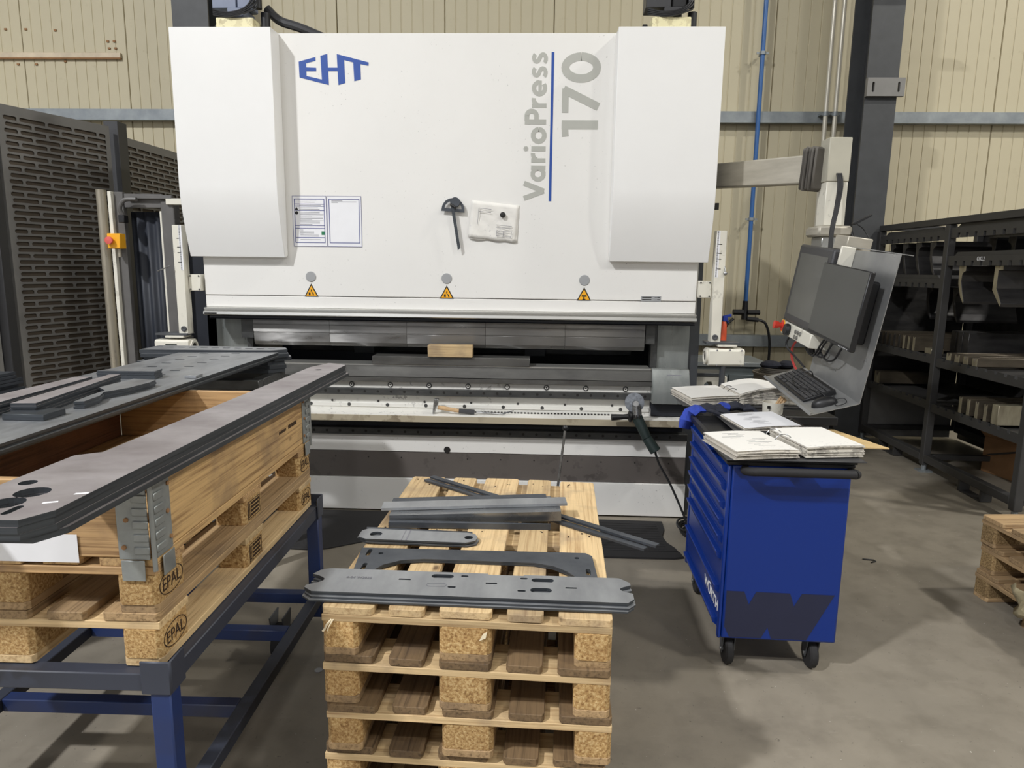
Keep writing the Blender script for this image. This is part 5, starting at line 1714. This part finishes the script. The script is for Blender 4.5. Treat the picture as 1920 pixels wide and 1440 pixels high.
gl = empty('work_glove', (0.80, 3.45, 0.925), 0, 'blue and black work glove hanging over the trolley corner', 'glove')
b = MB()
loft(b, [(0.045, 0.01, 0.022), (0.01, 0.0, 0.026), (-0.025, -0.005, 0.006), (-0.04, -0.01, -0.035), (-0.05, -0.015, -0.075)], [(0.035, 0.016), (0.042, 0.018), (0.048, 0.018), (0.056, 0.018), (0.062, 0.014)], up=(0.4, 0, 1))
b.build('cuff', 'cloth_blue', gl)
b = MB()
loft(b, [(0.03, 0.01, 0.024), (0.07, 0.02, 0.032), (0.11, 0.02, 0.024)], [(0.036, 0.017), (0.046, 0.02), (0.044, 0.014)])
for k in range(4):
    loft(b, [(0.10, 0.055 - 0.024 * k, 0.024), (0.135, 0.05 - 0.027 * k, 0.034 - 0.005 * k), (0.165, 0.03 - 0.026 * k, 0.013)], [(0.011, 0.011), (0.0115, 0.011), (0.008, 0.008)], 8)
loft(b, [(0.06, -0.02, 0.022), (0.085, -0.055, 0.022), (0.115, -0.065, 0.010)], [(0.012, 0.011), (0.012, 0.011), (0.008, 0.007)], 8)
b.build('palm_and_fingers', 'cloth_black', gl)
g2 = empty('work_glove', (1.03, 3.57, 0.907), 0, 'crumpled black work glove lying before the thick binder', 'glove')
b = MB()
loft(b, [(-0.03, 0.0, 0.03), (0.01, 0.005, 0.04), (0.05, 0.0, 0.028)], [(0.034, 0.02), (0.044, 0.024), (0.04, 0.016)])
for k in range(4):
    loft(b, [(0.04, 0.032 - 0.022 * k, 0.026), (0.08, 0.026 - 0.026 * k, 0.036), (0.11, 0.0 - 0.024 * k, 0.012)], [(0.011, 0.011), (0.0115, 0.011), (0.008, 0.008)], 8)
b.build('palm_and_fingers', 'cloth_black', g2)
b = MB()
loft(b, [(-0.025, 0.0, 0.03), (-0.06, 0.004, 0.034), (-0.095, 0.012, 0.02)], [(0.036, 0.02), (0.046, 0.024), (0.052, 0.014)])
b.build('cuff', 'cloth_blue', g2)

# ================================================================ CONTROL PENDANT
PM = Matrix(((0.99142, 0.02565, 0.12815, 1.4067), (-0.01443, 0.99604, -0.0877, 3.0), (-0.1299, 0.0851, 0.98787, 1.0783), (0, 0, 0, 1)))
rotq = PM.to_quaternion()


def pend_empty(name, off, label, cat):
    o = empty(name, (0, 0, 0), 0, label, cat)
    o.rotation_mode = 'QUATERNION'
    o.rotation_quaternion = rotq
    o.location = PM @ Vector(off)
    return o


# local frame: x away from the operator, y along the panel (away from the viewer), z up the panel
pd = pend_empty('control_pendant', (0, 0, 0), 'press control pendant with dark touch screen and red stop button', 'control panel')
MB().prism([(0.46, 0.212), (0.93, 0.212), (0.93, 0.63), (0.46, 0.63)], 'x', -0.095, 0.02).build('housing', 'panel_grey', pd, 0.012, seg=2)
MB().box(-0.0965, -0.0955, 0.50, 0.885, 0.255, 0.585).build('touch_screen', 'screen', pd, 0.0)
MB().prism([(0.46, 0.14), (0.90, 0.14), (0.93, 0.21), (0.46, 0.21)], 'x', -0.10, 0.02).build('key_strip', 'sensor', pd, 0.004)
es = MB().lathe([(0.0, 0), (0.03, 0), (0.03, 0.006), (0.014, 0.007), (0.014, 0.02), (0.02, 0.03), (0.022, 0.05), (0.0, 0.054)], (-0.10, 0.885, 0.182), (-1, 0, 0), 20)
es.build('stop_button', 'red', pd)
MB().lathe([(0.0, 0), (0.033, 0), (0.033, 0.004), (0.0, 0.005)], (-0.1005, 0.885, 0.182), (-1, 0, 0), 24).build('stop_collar', 'yellow', pd)
MB().lathe([(0.0, 0), (0.03, 0), (0.034, 0.01), (0.03, 0.024), (0.0, 0.028)], (-0.10, 0.78, 0.176), (-1, 0, 0), 20).build('jog_dial', 'black', pd)
kn = MB()
for y, z in ((0.67, 0.185), (0.635, 0.185), (0.60, 0.185), (0.67, 0.158), (0.635, 0.158)):
    kn.cyl((-0.10, y, z), (-0.106, y, z), 0.011, 12)
kn.build('push_buttons', 'chrome', pd)
MB().prism([(-0.03, 0.16), (0.0, 0.11), (0.01, 0.63), (-0.06, 0.63)], 'y', 0.48, 0.54).build('rear_bracket', 'alu', pd, 0.004)
MB().box(-0.07, 0.0, 0.44, 0.456, 0.54, 0.65).build('side_bracket', 'sensor', pd, 0.004)
MB().box(-0.02, 0.1, 0.52, 0.68, 0.631, 0.70).build('neck', 'alu', pd, 0.004)
MB().tube([(-0.03, 0.8, 0.14), (-0.03, 0.86, 0.07), (-0.01, 0.87, 0.0), (0.03, 0.86, -0.06)], 0.006, 6).build('cable', 'red_cable', pd)
MB().tube([(-0.05, 0.86, 0.15), (-0.06, 0.88, 0.08), (-0.02, 0.80, 0.03), (0.0, 0.7, 0.0)], 0.006, 6).build('cable', 'cable', pd)

bs = pend_empty('bracket_sheet', (0, 0, 0), 'bent grey steel sheet bracket with keyboard tray on the pendant', 'bracket')
MB().prism([(0.0, 0.0), (0.62, 0.0), (0.62, 0.635), (0.0, 0.648)], 'x', -0.0015, 0.0015).build('back_plate', 'sheet_grey', bs, smooth=False)
MB().prism([(0.0, 0.648), (0.0, 0.652), (0.05, 0.652), (0.05, 0.648)], 'y', 0.0, 0.62).build('top_flange', 'sheet_grey', bs, smooth=False)
trd = Vector((-0.92, 0, -0.39)).normalized()
tv, tf = [], []
TWD = 0.215
a0 = Vector((0, 0, 0))
trb = MB().add([(0, 0.0, 0), (trd.x * TWD, 0.0, trd.z * TWD), (trd.x * TWD, 0.70, trd.z * TWD), (0, 0.70, 0), (0, 0.0, -0.003), (trd.x * TWD, 0.0, trd.z * TWD - 0.003), (trd.x * TWD, 0.70, trd.z * TWD - 0.003), (0, 0.70, -0.003)], [(0, 3, 2, 1), (4, 5, 6, 7), (0, 1, 5, 4), (1, 2, 6, 5), (2, 3, 7, 6), (3, 0, 4, 7)])
trb.build('keyboard_tray', 'sheet_grey', bs, smooth=False)
MB().add([(trd.x * TWD, 0, trd.z * TWD), (trd.x * TWD - 0.002, 0, trd.z * TWD), (trd.x * TWD - 0.002, 0.7, trd.z * TWD), (trd.x * TWD, 0.7, trd.z * TWD), (trd.x * TWD + 0.004, 0, trd.z * TWD + 0.012), (trd.x * TWD + 0.002, 0, trd.z * TWD + 0.012), (trd.x * TWD + 0.002, 0.7, trd.z * TWD + 0.012), (trd.x * TWD + 0.004, 0.7, trd.z * TWD + 0.012)], [(0, 3, 2, 1), (4, 5, 6, 7), (0, 1, 5, 4), (1, 2, 6, 5), (2, 3, 7, 6), (3, 0, 4, 7)]).build('tray_lip', 'sheet_grey', bs, smooth=False)

mn = pend_empty('monitor', (0, 0, 0), 'dark matte flat monitor fixed to the sheet bracket, switched off', 'monitor')
MB().box(-0.10, -0.075, 0.008, 0.525, 0.215, 0.562).build('housing', 'black', mn, 0.004)
MB().box(-0.1015, -0.1002, 0.012, 0.521, 0.232, 0.558).build('display', 'monitor', mn)
MB().box(-0.074, -0.002, 0.10, 0.42, 0.24, 0.52).build('rear_housing', 'black', mn, 0.008)
bt = MB()
for k in range(6):
    bt.box(-0.103, -0.1003, 0.03 + 0.018 * k, 0.038 + 0.018 * k, 0.219, 0.224)
bt.build('buttons', 'grey_disc', mn)
cbm = MB()
for k, (y, dz) in enumerate(((0.42, 0.0), (0.38, 0.012), (0.30, 0.02), (0.18, 0.03))):
    cbm.tube([(-0.04, y - 0.02, 0.24), (-0.06, y, 0.17 + dz), (-0.05, y + 0.08, 0.10 + dz), (-0.05, y + 0.2, 0.12), (-0.04, 0.56 + 0.01 * k, 0.2)], 0.005, 6)
cbm.build('cable_loops', 'cable', mn)

ang = math.atan2(trd.z, -trd.x)
kbm = PM @ Matrix.Translation((trd.x * 0.108, 0.40, trd.z * 0.108 + 0.0008)) @ Matrix.Rotation(ang, 4, 'Y')


def frame_empty(name, mat, label, cat):
    o = empty(name, (0, 0, 0), 0, label, cat)
    o.rotation_mode = 'QUATERNION'
    o.location = mat.to_translation()
    o.rotation_quaternion = mat.to_quaternion()
    return o


ky = frame_empty('keyboard', kbm, 'flat dark keyboard lying on the sheet tray', 'keyboard')
MB().prism([(-0.075, 0.0), (0.075, 0.0), (0.075, 0.024), (-0.075, 0.010)], 'y', -0.225, 0.225).build('case', 'black', ky, 0.002)
key_me = MB().box(-0.0075, 0.0075, -0.0075, 0.0075, 0, 0.005).mesh('key', 'keys', smooth=False)
for r_ in range(6):
    for c_ in range(21):
        if c_ in (14, 18 - 1) and r_ in (0,):
            continue
        k = link('key', key_me, ky)
        x = -0.055 + r_ * 0.0205
        k.location = (x, -0.208 + c_ * 0.0208, 0.010 + (x + 0.075) / 0.15 * 0.014)
        k.rotation_euler = (0, -math.atan2(0.014, 0.15), 0)
MB().tube([(0.07, 0.05, 0.024), (0.05, 0.03, 0.06), (-0.02, 0.06, 0.04), (-0.05, -0.05, 0.03), (0.0, -0.2, 0.03), (0.02, -0.24, 0.012)], 0.0025, 6).build('cable', 'cable', ky)
ms = frame_empty('computer_mouse', PM @ Matrix.Translation((trd.x * 0.12, 0.085, trd.z * 0.12 + 0.001)) @ Matrix.Rotation(ang, 4, 'Y'), 'black computer mouse beside the keyboard on the tray', 'mouse')
MB().lathe([(0.0, -0.0)], (0, 0, 0), (0, 0, 1), 3)
mb_ = MB()
nv, rows = 16, 7
for i in range(rows):
    t_ = math.pi / 2 * i / (rows - 1)
    for k in range(nv):
        p = 2 * math.pi * k / nv
        mb_.v.append((0.058 * math.cos(p) * math.cos(t_) ** 0.7, 0.033 * math.sin(p) * math.cos(t_) ** 0.7, 0.034 * math.sin(t_)))
for i in range(rows - 1):
    for k in range(nv):
        mb_.f.append((i * nv + k, i * nv + (k + 1) % nv, (i + 1) * nv + (k + 1) % nv, (i + 1) * nv + k))
mb_.f.append(tuple(reversed(range(nv))))
mb_.build('shell', 'black', ms)
MB().tube([(0.055, 0.0, 0.012), (0.08, -0.02, 0.015), (0.07, -0.07, 0.012), (0.03, -0.06, 0.006), (0.06, 0.05, 0.006), (0.085, 0.1, 0.01)], 0.002, 6).build('cable', 'cable', ms)

# swing arm carrying the pendant
sa_ = empty('pendant_arm', (1.5, 4.2, 0), 0, 'grey swing arm with ribbed bellow and square drop tube for the pendant', 'support arm')


def A(mb, name, mat, bevel=0.0, parent=None):
    return mb.build(name, mat, parent or sa_, bevel, True, world=True)


def beam(p0, p1, w, h):
    p0, p1 = Vector(p0), Vector(p1)
    d = p1 - p0
    L_ = d.length
    b = MB().box(0, L_, -w / 2, w / 2, -h / 2, h / 2)
    b.move(Matrix.Translation(p0) @ d.to_track_quat('X', 'Z').to_matrix().to_4x4())
    return b


e0 = Vector((1.10, 4.98, 2.275))
e1 = Vector((1.515, 4.12, 2.212))
A(beam(e0, e1, 0.10, 0.155), 'arm', 'alu', 0.008)
dv = (e1 - e0).normalized()
A(MB().box(1.062, 1.14, 4.9, 5.06, 2.15, 2.40), 'wall_joint', 'side_frame', 0.006)
for k in range(5):
    p = e1 + dv * (0.01 + 0.022 * k)
    A(beam(p, p + dv * 0.016, 0.15 + 0.01 * (k % 2), 0.225 + 0.012 * (k % 2)), 'bellow_fold', 'bellow', 0.014)
A(MB().box(1.552, 1.672, 3.94, 4.06, 2.13, 2.36), 'joint_box', 'alu_box', 0.003)
A(MB().box(1.556, 1.67, 3.945, 4.055, 1.895, 2.129), 'drop_tube', 'sensor', 0.003)
A(MB().box(1.515, 1.70, 3.90, 4.09, 1.835, 1.892), 'flange', 'alu', 0.012)
A(MB().box(1.545, 1.68, 3.92, 4.07, 1.775, 1.834), 'rotary_joint', 'rail', 0.004)
A(MB().box(1.54, 1.60, 3.62, 3.93, 1.74, 1.774), 'pendant_strap', 'rail', 0.004)
cb = MB()
for k in range(4):
    ox = 0.0075 * k
    cb.tube([(1.60 + ox, 3.93, 2.17), (1.60 + ox, 3.90, 2.10), (1.585 + ox * 0.8, 3.88, 1.98), (1.555 + ox * 0.7, 3.84, 1.86), (1.50 + ox * 0.6, 3.7, 1.70), (1.42 + ox * 0.6, 3.54, 1.52), (1.37 + ox * 0.6, 3.50, 1.33), (1.36 + ox, 3.5, 1.24)], 0.005, 6)
A(cb, 'cable_bundle', 'cable')
A(MB().tube([(1.70, 3.92, 1.88), (1.73, 3.9, 1.80), (1.76, 3.88, 1.76), (1.80, 3.9, 1.80), (1.77, 3.92, 1.87), (1.72, 3.9, 1.90)], 0.003, 6).tube([(1.69, 3.92, 1.87), (1.71, 3.88, 1.80), (1.70, 3.86, 1.74)], 0.005, 6), 'loose_wire', 'cable')
A(MB().prism([(1.685, 1.905), (1.70, 1.895), (1.79, 1.945), (1.785, 1.955)], 'y', 3.88, 3.9), 'cable_hook', 'cable', 0.002)


# ================================================================ TOOL RACK
RX = 3.22
rk = empty('tool_rack', (RX, 5.7, 0), 0, 'dark steel rack with notched rails full of press brake tools', 'tool rack')


def K(mb, name, mat, bevel=0.0, parent=None, smooth=False):
    return mb.build(name, mat, parent or rk, bevel, smooth, world=True)


DEP = 0.9
ys = (4.58, 5.70, 6.82)
for y in ys:
    for x in (RX, RX + DEP):
        K(MB().box(x, x + 0.06, y - 0.03, y + 0.03, 0.10 if x > RX else 0.06, 2.02), 'post', 'rack', 0.004)
for x in (RX, RX + DEP):
    K(MB().box(x, x + 0.06, ys[0], ys[-1], 2.021, 2.075), 'top_beam', 'rack', 0.003)
    K(MB().box(x, x + 0.06, ys[0] + 0.031, ys[1] - 0.031, 0.09, 0.15), 'base_beam', 'rack', 0.003)
    K(MB().box(x, x + 0.06, ys[1] + 0.031, ys[2] - 0.031, 0.09, 0.15), 'base_beam', 'rack', 0.003)
for y in ys:
    for z in (0.10, 2.03):
        K(MB().box(RX + 0.061, RX + DEP - 0.001, y - 0.025, y + 0.025, z - 0.0, z + 0.045), 'cross_beam', 'rack', 0.003)
for yc in (5.05, 6.30):
    K(MB().prism([(yc - 0.14, 0.089), (yc - 0.14, 0.005), (yc + 0.14, 0.005), (yc + 0.14, 0.089), (yc + 0.12, 0.089), (yc + 0.12, 0.012), (yc - 0.12, 0.012), (yc - 0.12, 0.089)], 'x', RX + 0.01, RX + 0.09), 'fork_pocket', 'rack')
K(MB().box(RX + DEP + 0.061, RX + DEP + 0.07, ys[0], ys[2], 0.02, 2.07), 'back_shade_sheet', 'die_dark')  # added dark sheet standing in for the shade deep in the rack
K(MB().box(RX + 0.061, RX + DEP - 0.001, ys[2] + 0.031, ys[2] + 0.036, 0.551, 1.84), 'end_filler_sheet', 'die_dark')  # added dark sheet closing the far end so the tool bay stays dark
K(MB().box(RX + 0.061, RX + DEP - 0.001, ys[2] + 0.031, ys[2] + 0.036, 0.02, 0.55), 'end_filler_sheet', 'fence')
for y in ys:
    K(MB().box(RX - 0.02, RX + 0.08, y - 0.05, y + 0.05, 0.0, 0.012).cyl((RX + 0.03, y, 0.012), (RX + 0.03, y, 0.059), 0.02, 10), 'foot', 'galv')


def notched_rail(y0, y1, z, n, depth=0.036, h=0.075, up=False):
    """rail along y with notches cut from its lower (or upper) edge"""
    pts_top = [(y0, z + h), (y1, z + h)]
    step = (y1 - y0) / (n + 1)
    edge = []
    for i in range(n):
        yc = y0 + step * (i + 1)
        edge += [(yc - 0.016, z), (yc - 0.016, z + depth), (yc + 0.016, z + depth), (yc + 0.016, z)]
    low = [(y0, z)] + edge + [(y1, z)]
    poly = low + [(y1, z + h), (y0, z + h)]
    if up:
        poly = [(y, 2 * z + h - zz) for y, zz in poly][::-1]
    return MB().prism(poly, 'x', RX + 0.012, RX + 0.03)


SHELF = 0
for bay in range(2):
    ya, yb = ys[bay] + 0.032, ys[bay + 1] - 0.032
    for z in ((1.915, 1.70) if bay == 0 else (1.90, 1.52)):
        K(notched_rail(ya, yb, z, 9), 'hanging_rail', 'rack')
        K(MB().prism([(ya + 0.05, z + 0.076), (ya + 0.09, z + 0.105), (yb - 0.09, z + 0.105), (yb - 0.05, z + 0.076)], 'x', RX + 0.03, RX + 0.5), 'rail_back', 'rack')
    for z in ((0.95, 0.575) if bay == 0 else (0.965, 0.59)):
        K(notched_rail(ya, yb, z - 0.06, 9, 0.02, 0.07, True), 'shelf_rail', 'rack')
        K(MB().box(RX + 0.031, RX + DEP - 0.01, ya, yb, z - 0.03, z - 0.012), 'shelf_sheet', 'rack')
# diagonal brace low at the back
K(MB().prism([(4.62, 0.5), (4.66, 0.5), (5.66, 0.17), (5.62, 0.17)], 'x', RX + 0.5, RX + 0.53), 'brace', 'rack')


def worn_ends(o):
    o.data.materials.append(M['die_side'])
    for p in o.data.polygons:
        if abs(p.normal.x) < 0.5:
            p.material_index = 1


def vdie(y, z, w, h, L_, mat, label, group):
    sec = [(y - w / 2, z), (y + w / 2, z), (y + w / 2, z + h), (y + w * 0.3, z + h), (y, z + h - min(w, h) * 0.45), (y - w * 0.3, z + h), (y - w / 2, z + h)]
    o = MB().prism(sec, 'x', RX + 0.02, RX + 0.02 + L_).build('v_die', mat, None, 0.0015, smooth=False)
    worn_ends(o)
    return tag(o, label, 'bending die', group)


ORD = ('first', 'second', 'third', 'fourth', 'fifth', 'sixth', 'seventh', 'eighth')
for k, y in enumerate((5.52, 5.41, 5.30, 5.19)):
    vdie(y, 0.9605, 0.06, 0.06, 0.8, 'die', ORD[k] + ' low V die from the middle rack post on the upper shelf', 'low V dies on the upper shelf')
for k, y in enumerate((5.30, 5.20, 5.10, 5.0)):
    vdie(y, 0.5855, 0.035, 0.125, 0.8, 'die', ORD[k] + ' tall narrow V die from the middle rack post on the lower shelf', 'tall V dies on the lower shelf')
tag(MB().box(RX + 0.02, RX + 0.6, 4.86, 4.93, 0.5855, 0.73).build('die_block', 'die', None, 0.003), 'broad rectangular die block on the lower rack shelf', 'bending die')
for k in range(8):
    y = 6.62 - 0.082 * k
    vdie(y, 0.9755, 0.034, 0.12, 0.8, 'die' if k >= 5 else 'die_dark', (ORD[7 - k] + ' pointed V die beyond the middle rack post, ' + ('dark' if k < 5 else 'bright') + ' steel'), 'dark pointed V dies' if k < 5 else 'bright pointed V dies')
tag(MB().box(RX + 0.04, RX + 0.14, 5.80, 5.90, 0.9755, 1.02).build('die_block', 'die', None, 0.002), 'small bright die block beside the rack post', 'bending die')
vdie(6.62, 0.6005, 0.10, 0.11, 0.5, 'die', 'single grey V die on the far lower rack shelf', None)
for k in range(3):
    tag(MB().box(RX + 0.3, RX + 0.85, 5.75 + 0.085 * k, 5.825 + 0.085 * k, 0.9755, 1.16).build('die_block', 'die_dark', None, 0.002), ORD[k] + ' dark long die block beyond the middle post deep in the rack', 'bending die', 'dark die blocks in the rack')


# gooseneck punches hanging from rails
def goose(y, z, s, label, group, L_=0.62, mat='die', x0=0.035, shape=0):
    if shape == 0:
        sec = [(0.045, 0), (0.045, -0.04), (0.02, -0.05), (0.005, -0.07), (0.0, -0.12), (0.035, -0.22), (0.06, -0.27), (0.055, -0.29), (0.01, -0.24), (-0.035, -0.14), (-0.04, -0.05), (-0.045, -0.02), (-0.045, 0)]
    else:
        sec = [(-0.05, 0), (-0.05, -0.035), (-0.01, -0.04), (0.0, -0.05), (0.0, -0.17), (-0.04, -0.25), (-0.045, -0.30), (-0.065, -0.30), (-0.06, -0.25), (0.0, -0.16)]
        sec = [(-0.055, 0), (-0.055, -0.03), (-0.005, -0.035), (-0.005, -0.16), (-0.075, -0.265), (-0.065, -0.29), (0.04, -0.175), (0.04, 0)]
    b = MB().prism([(y + s * u, z + v) for u, v in sec], 'x', RX + x0, RX + x0 + L_)
    o = b.build('gooseneck_punch', mat, None, 0.002, smooth=False)
    worn_ends(o)
    o.data.materials[1] = M['die_dark']
    return tag(o, label, 'bending punch', group)


goose(5.50, 1.699, -1, 'gooseneck punch with pointed tip hanging under the marked rack rail', None, 0.3)
goose(5.08, 1.699, 1, 'hooked gooseneck punch hanging under the marked rack rail', None, 0.3, shape=1)
for k in range(4):
    goose(6.60 - 0.22 * k, 1.899, -1, ORD[3 - k] + ' dark gooseneck punch beyond the middle post under the top rail', 'dark gooseneck punches', 0.5, 'die_dark', 0.035)
for k in range(3):
    goose(6.4 - 0.2 * k, 1.519, -1, ORD[2 - k] + ' dark gooseneck punch beyond the middle post under the lower rail', 'dark lower gooseneck punches', 0.5, 'die_dark', 0.3)
for k in range(4):
    goose(5.52 - 0.22 * k, 1.914, 1, ORD[k] + ' dark gooseneck punch from the middle post under the near top rail', 'dark near gooseneck punches', 0.5, 'die_dark', 0.25)
me = text_mesh('OKL2', (RX + 0.0115, 5.30, 1.735), (0, -1, 0), (0, 0, 1), 0.09, 0.03, depth=0.0006, mat='paper_clean')
me.transform(Matrix.Translation(-rk.location))
link('chalk_lettering', me, rk)
# cardboard box under the rack
cb_ = empty('cardboard_box', (4.0, 5.55, 0.0), R(12), 'brown cardboard box on the floor under the rack shelf', 'box')
MB().box(-0.2, 0.2, -0.25, 0.25, 0.001, 0.30).build('carton', 'kraft_dark', cb_, 0.002)
MB().add([(-0.2, -0.25, 0.30), (-0.2, 0.25, 0.30), (-0.3, 0.25, 0.40), (-0.3, -0.25, 0.40), (-0.2, -0.25, 0.303), (-0.2, 0.25, 0.303), (-0.3, 0.25, 0.403), (-0.3, -0.25, 0.403)], [(0, 1, 2, 3), (7, 6, 5, 4), (0, 3, 7, 4), (1, 5, 6, 2), (2, 6, 7, 3), (0, 4, 5, 1)]).build('flap', 'kraft_dark', cb_, smooth=False)

# ================================================================ RIGHT PALLET STACK
rp_ = []
RA = R(90 + 4.0)
for k in range(3):
    lab = ('dark weathered pallet at the bottom of the short stack by the rack', 'weathered pallet in the middle of the short stack by the rack', 'worn wooden pallet on top of the short stack by the rack')[k]
    # local x runs towards the viewer side, boards run to the right
    r, parts = pallet((2.285 + 0.012 * (k % 2), 3.44, 0.144 * k), RA + R(180) + R(0.5 * k), lab, 1, 'pallets beside the rack')
    rp_.append((r, parts))
lbm = rp_[0][1]['block'][3]
lbl = MB().box(0.035, 0.095, -0.0012, -0.0003, 0.012, 0.066).build('barcode_label', 'paper_clean', lbm)
bc = MB()
for i_, w_ in enumerate((2, 1, 3, 1, 1, 2, 1, 3, 1)):
    bc.box(0.041 + i_ * 0.0054, 0.041 + i_ * 0.0054 + 0.0011 * w_, -0.0018, -0.0013, 0.03, 0.061)
tag(bc.build('barcode_bars', 'ink_black', lbl), kind='stuff')
wrp = empty('torn_wrap', (2.29, 3.02, 0.13), 0, 'torn scrap of stretch wrap caught on the short pallet stack', 'plastic wrap')
v, f = [], []
for j in range(7):
    for i in range(7):
        v.append((-0.03 - 0.02 * math.sin(i * 1.3 + j), 0.09 - 0.03 * i + 0.01 * math.sin(j * 2.1), 0.09 - 0.022 * j - 0.015 * math.sin(i * 0.9)))
for j in range(6):
    for i in range(6):
        a = j * 7 + i
        f.append((a, a + 1, a + 8, a + 7))
o = MB().add(v, f).build('film', 'wrap', wrp)
md = o.modifiers.new('thick', 'SOLIDIFY')
md.thickness = 0.001

# ================================================================ BACK RIGHT CLUTTER
cbn = empty('drawer_cabinet', (1.68, 6.35, 0), 0, 'grey two-door cabinet against the wall behind the sensor head', 'cabinet')
MB().box(-0.42, 0.34, -0.25, 0.25, 0.02, 0.80).build('carcass', 'cabinet', cbn, 0.004)
for xa, xb in ((-0.41, 0.0), (0.012, 0.33)):
    d_ = MB().box(xa, xb, -0.268, -0.251, 0.05, 0.73).build('door', 'cabinet', cbn, 0.004)
    MB().cyl(((xa + xb) / 2, -0.268, 0.68), ((xa + xb) / 2, -0.278, 0.68), 0.014, 12).build('lock', 'black', d_)
MB().box(-0.43, 0.35, -0.275, 0.255, 0.801, 0.84).build('worktop', 'galv', cbn, 0.004)
cl = empty('mounting_block', (1.14, 4.92, 0), 0, 'oily machine block with cut-out on a post beside the press', 'machine part')
MB().box(-0.08, 0.22, -0.08, 0.12, 0.0, 0.80).build('pedestal', 'side_frame', cl, 0.006)
MB().prism([(-0.09, 0.801), (0.04, 0.801), (0.04, 0.84), (0.06, 0.86), (0.09, 0.86), (0.1, 0.83), (0.12, 0.801), (0.2, 0.801), (0.2, 0.90), (-0.09, 0.90)], 'y', -0.06, 0.1).build('cast_block', 'sensor', cl, 0.004)
MB().box(-0.1, 0.18, -0.07, 0.12, 0.901, 0.925).build('top_plate', 'side_frame', cl, 0.003)
bu = empty('wire_bucket', (2.02, 5.82, 0), 0, 'grey bucket with coiled wire standing behind the keyboard', 'bucket')
MB().lathe([(0.0, 0.0), (0.15, 0.0), (0.19, 0.78), (0.20, 0.785), (0.20, 0.80), (0.185, 0.80), (0.14, 0.02), (0.0, 0.02)], (0, 0, 0.001), (0, 0, 1), 28).build('bucket', 'bucket', bu)
cw = MB()
for k in range(5):
    cw.tube([((0.15 - 0.006 * k) * math.cos(t * 0.5236), (0.15 - 0.006 * k) * math.sin(t * 0.5236), 0.78 + 0.013 * k) for t in range(13)], 0.008, 6)
cw.build('coiled_wire', 'bellow', bu)
MB().ball((-0.06, 0.0, 0.86), 0.075, 12, (1.2, 0.9, 0.5)).ball((0.08, 0.02, 0.86), 0.075, 12, (1.0, 0.9, 0.5)).build('rags', 'cloth_black', bu)
sp = empty('spray_bottle', (1.245, 4.72, 0.0), 0, 'orange spray bottle with blue trigger hanging behind the right sensor arm', 'spray bottle')
MB().cyl((0.02, 0.0, 0.0), (0.02, 0.0, 1.129), 0.02, 10).box(-0.03, 0.08, -0.05, 0.05, 1.13, 1.15).build('holder', 'side_frame', sp)
MB().lathe([(0.0, 0), (0.032, 0), (0.03, 0.05), (0.022, 0.13), (0.013, 0.15), (0.0, 0.15)], (0.0, 0, 1.151), (0.06, 0, 1), 16).build('bottle', 'orange', sp)
MB().box(0.0, 0.025, -0.012, 0.012, 1.302, 1.335).prism([(-0.005, 1.336), (0.055, 1.352), (0.057, 1.335), (0.03, 1.328), (0.04, 1.29), (0.034, 1.288), (0.018, 1.325)], 'y', -0.010, 0.010).build('trigger', 'cloth_blue', sp, 0.002)

# small things on the floor
tag(MB().lathe([(0.0, 0), (0.016, 0), (0.016, 0.002), (0.0, 0.002)], (-0.881, 2.556, 0.0005), (0, 0, 1), 20).build('metal_disc', 'grey_disc'), 'small round metal blank lying on the floor by the pallet stack', 'metal disc')
tag(MB().tube([(1.90, 3.83, 0.005), (1.955, 3.82, 0.005), (1.96, 3.80, 0.006), (1.93, 3.785, 0.005)], 0.004, 6, False).build('bent_wire', 'ink_black'), 'small bent black piece of wire on the open floor', 'wire')
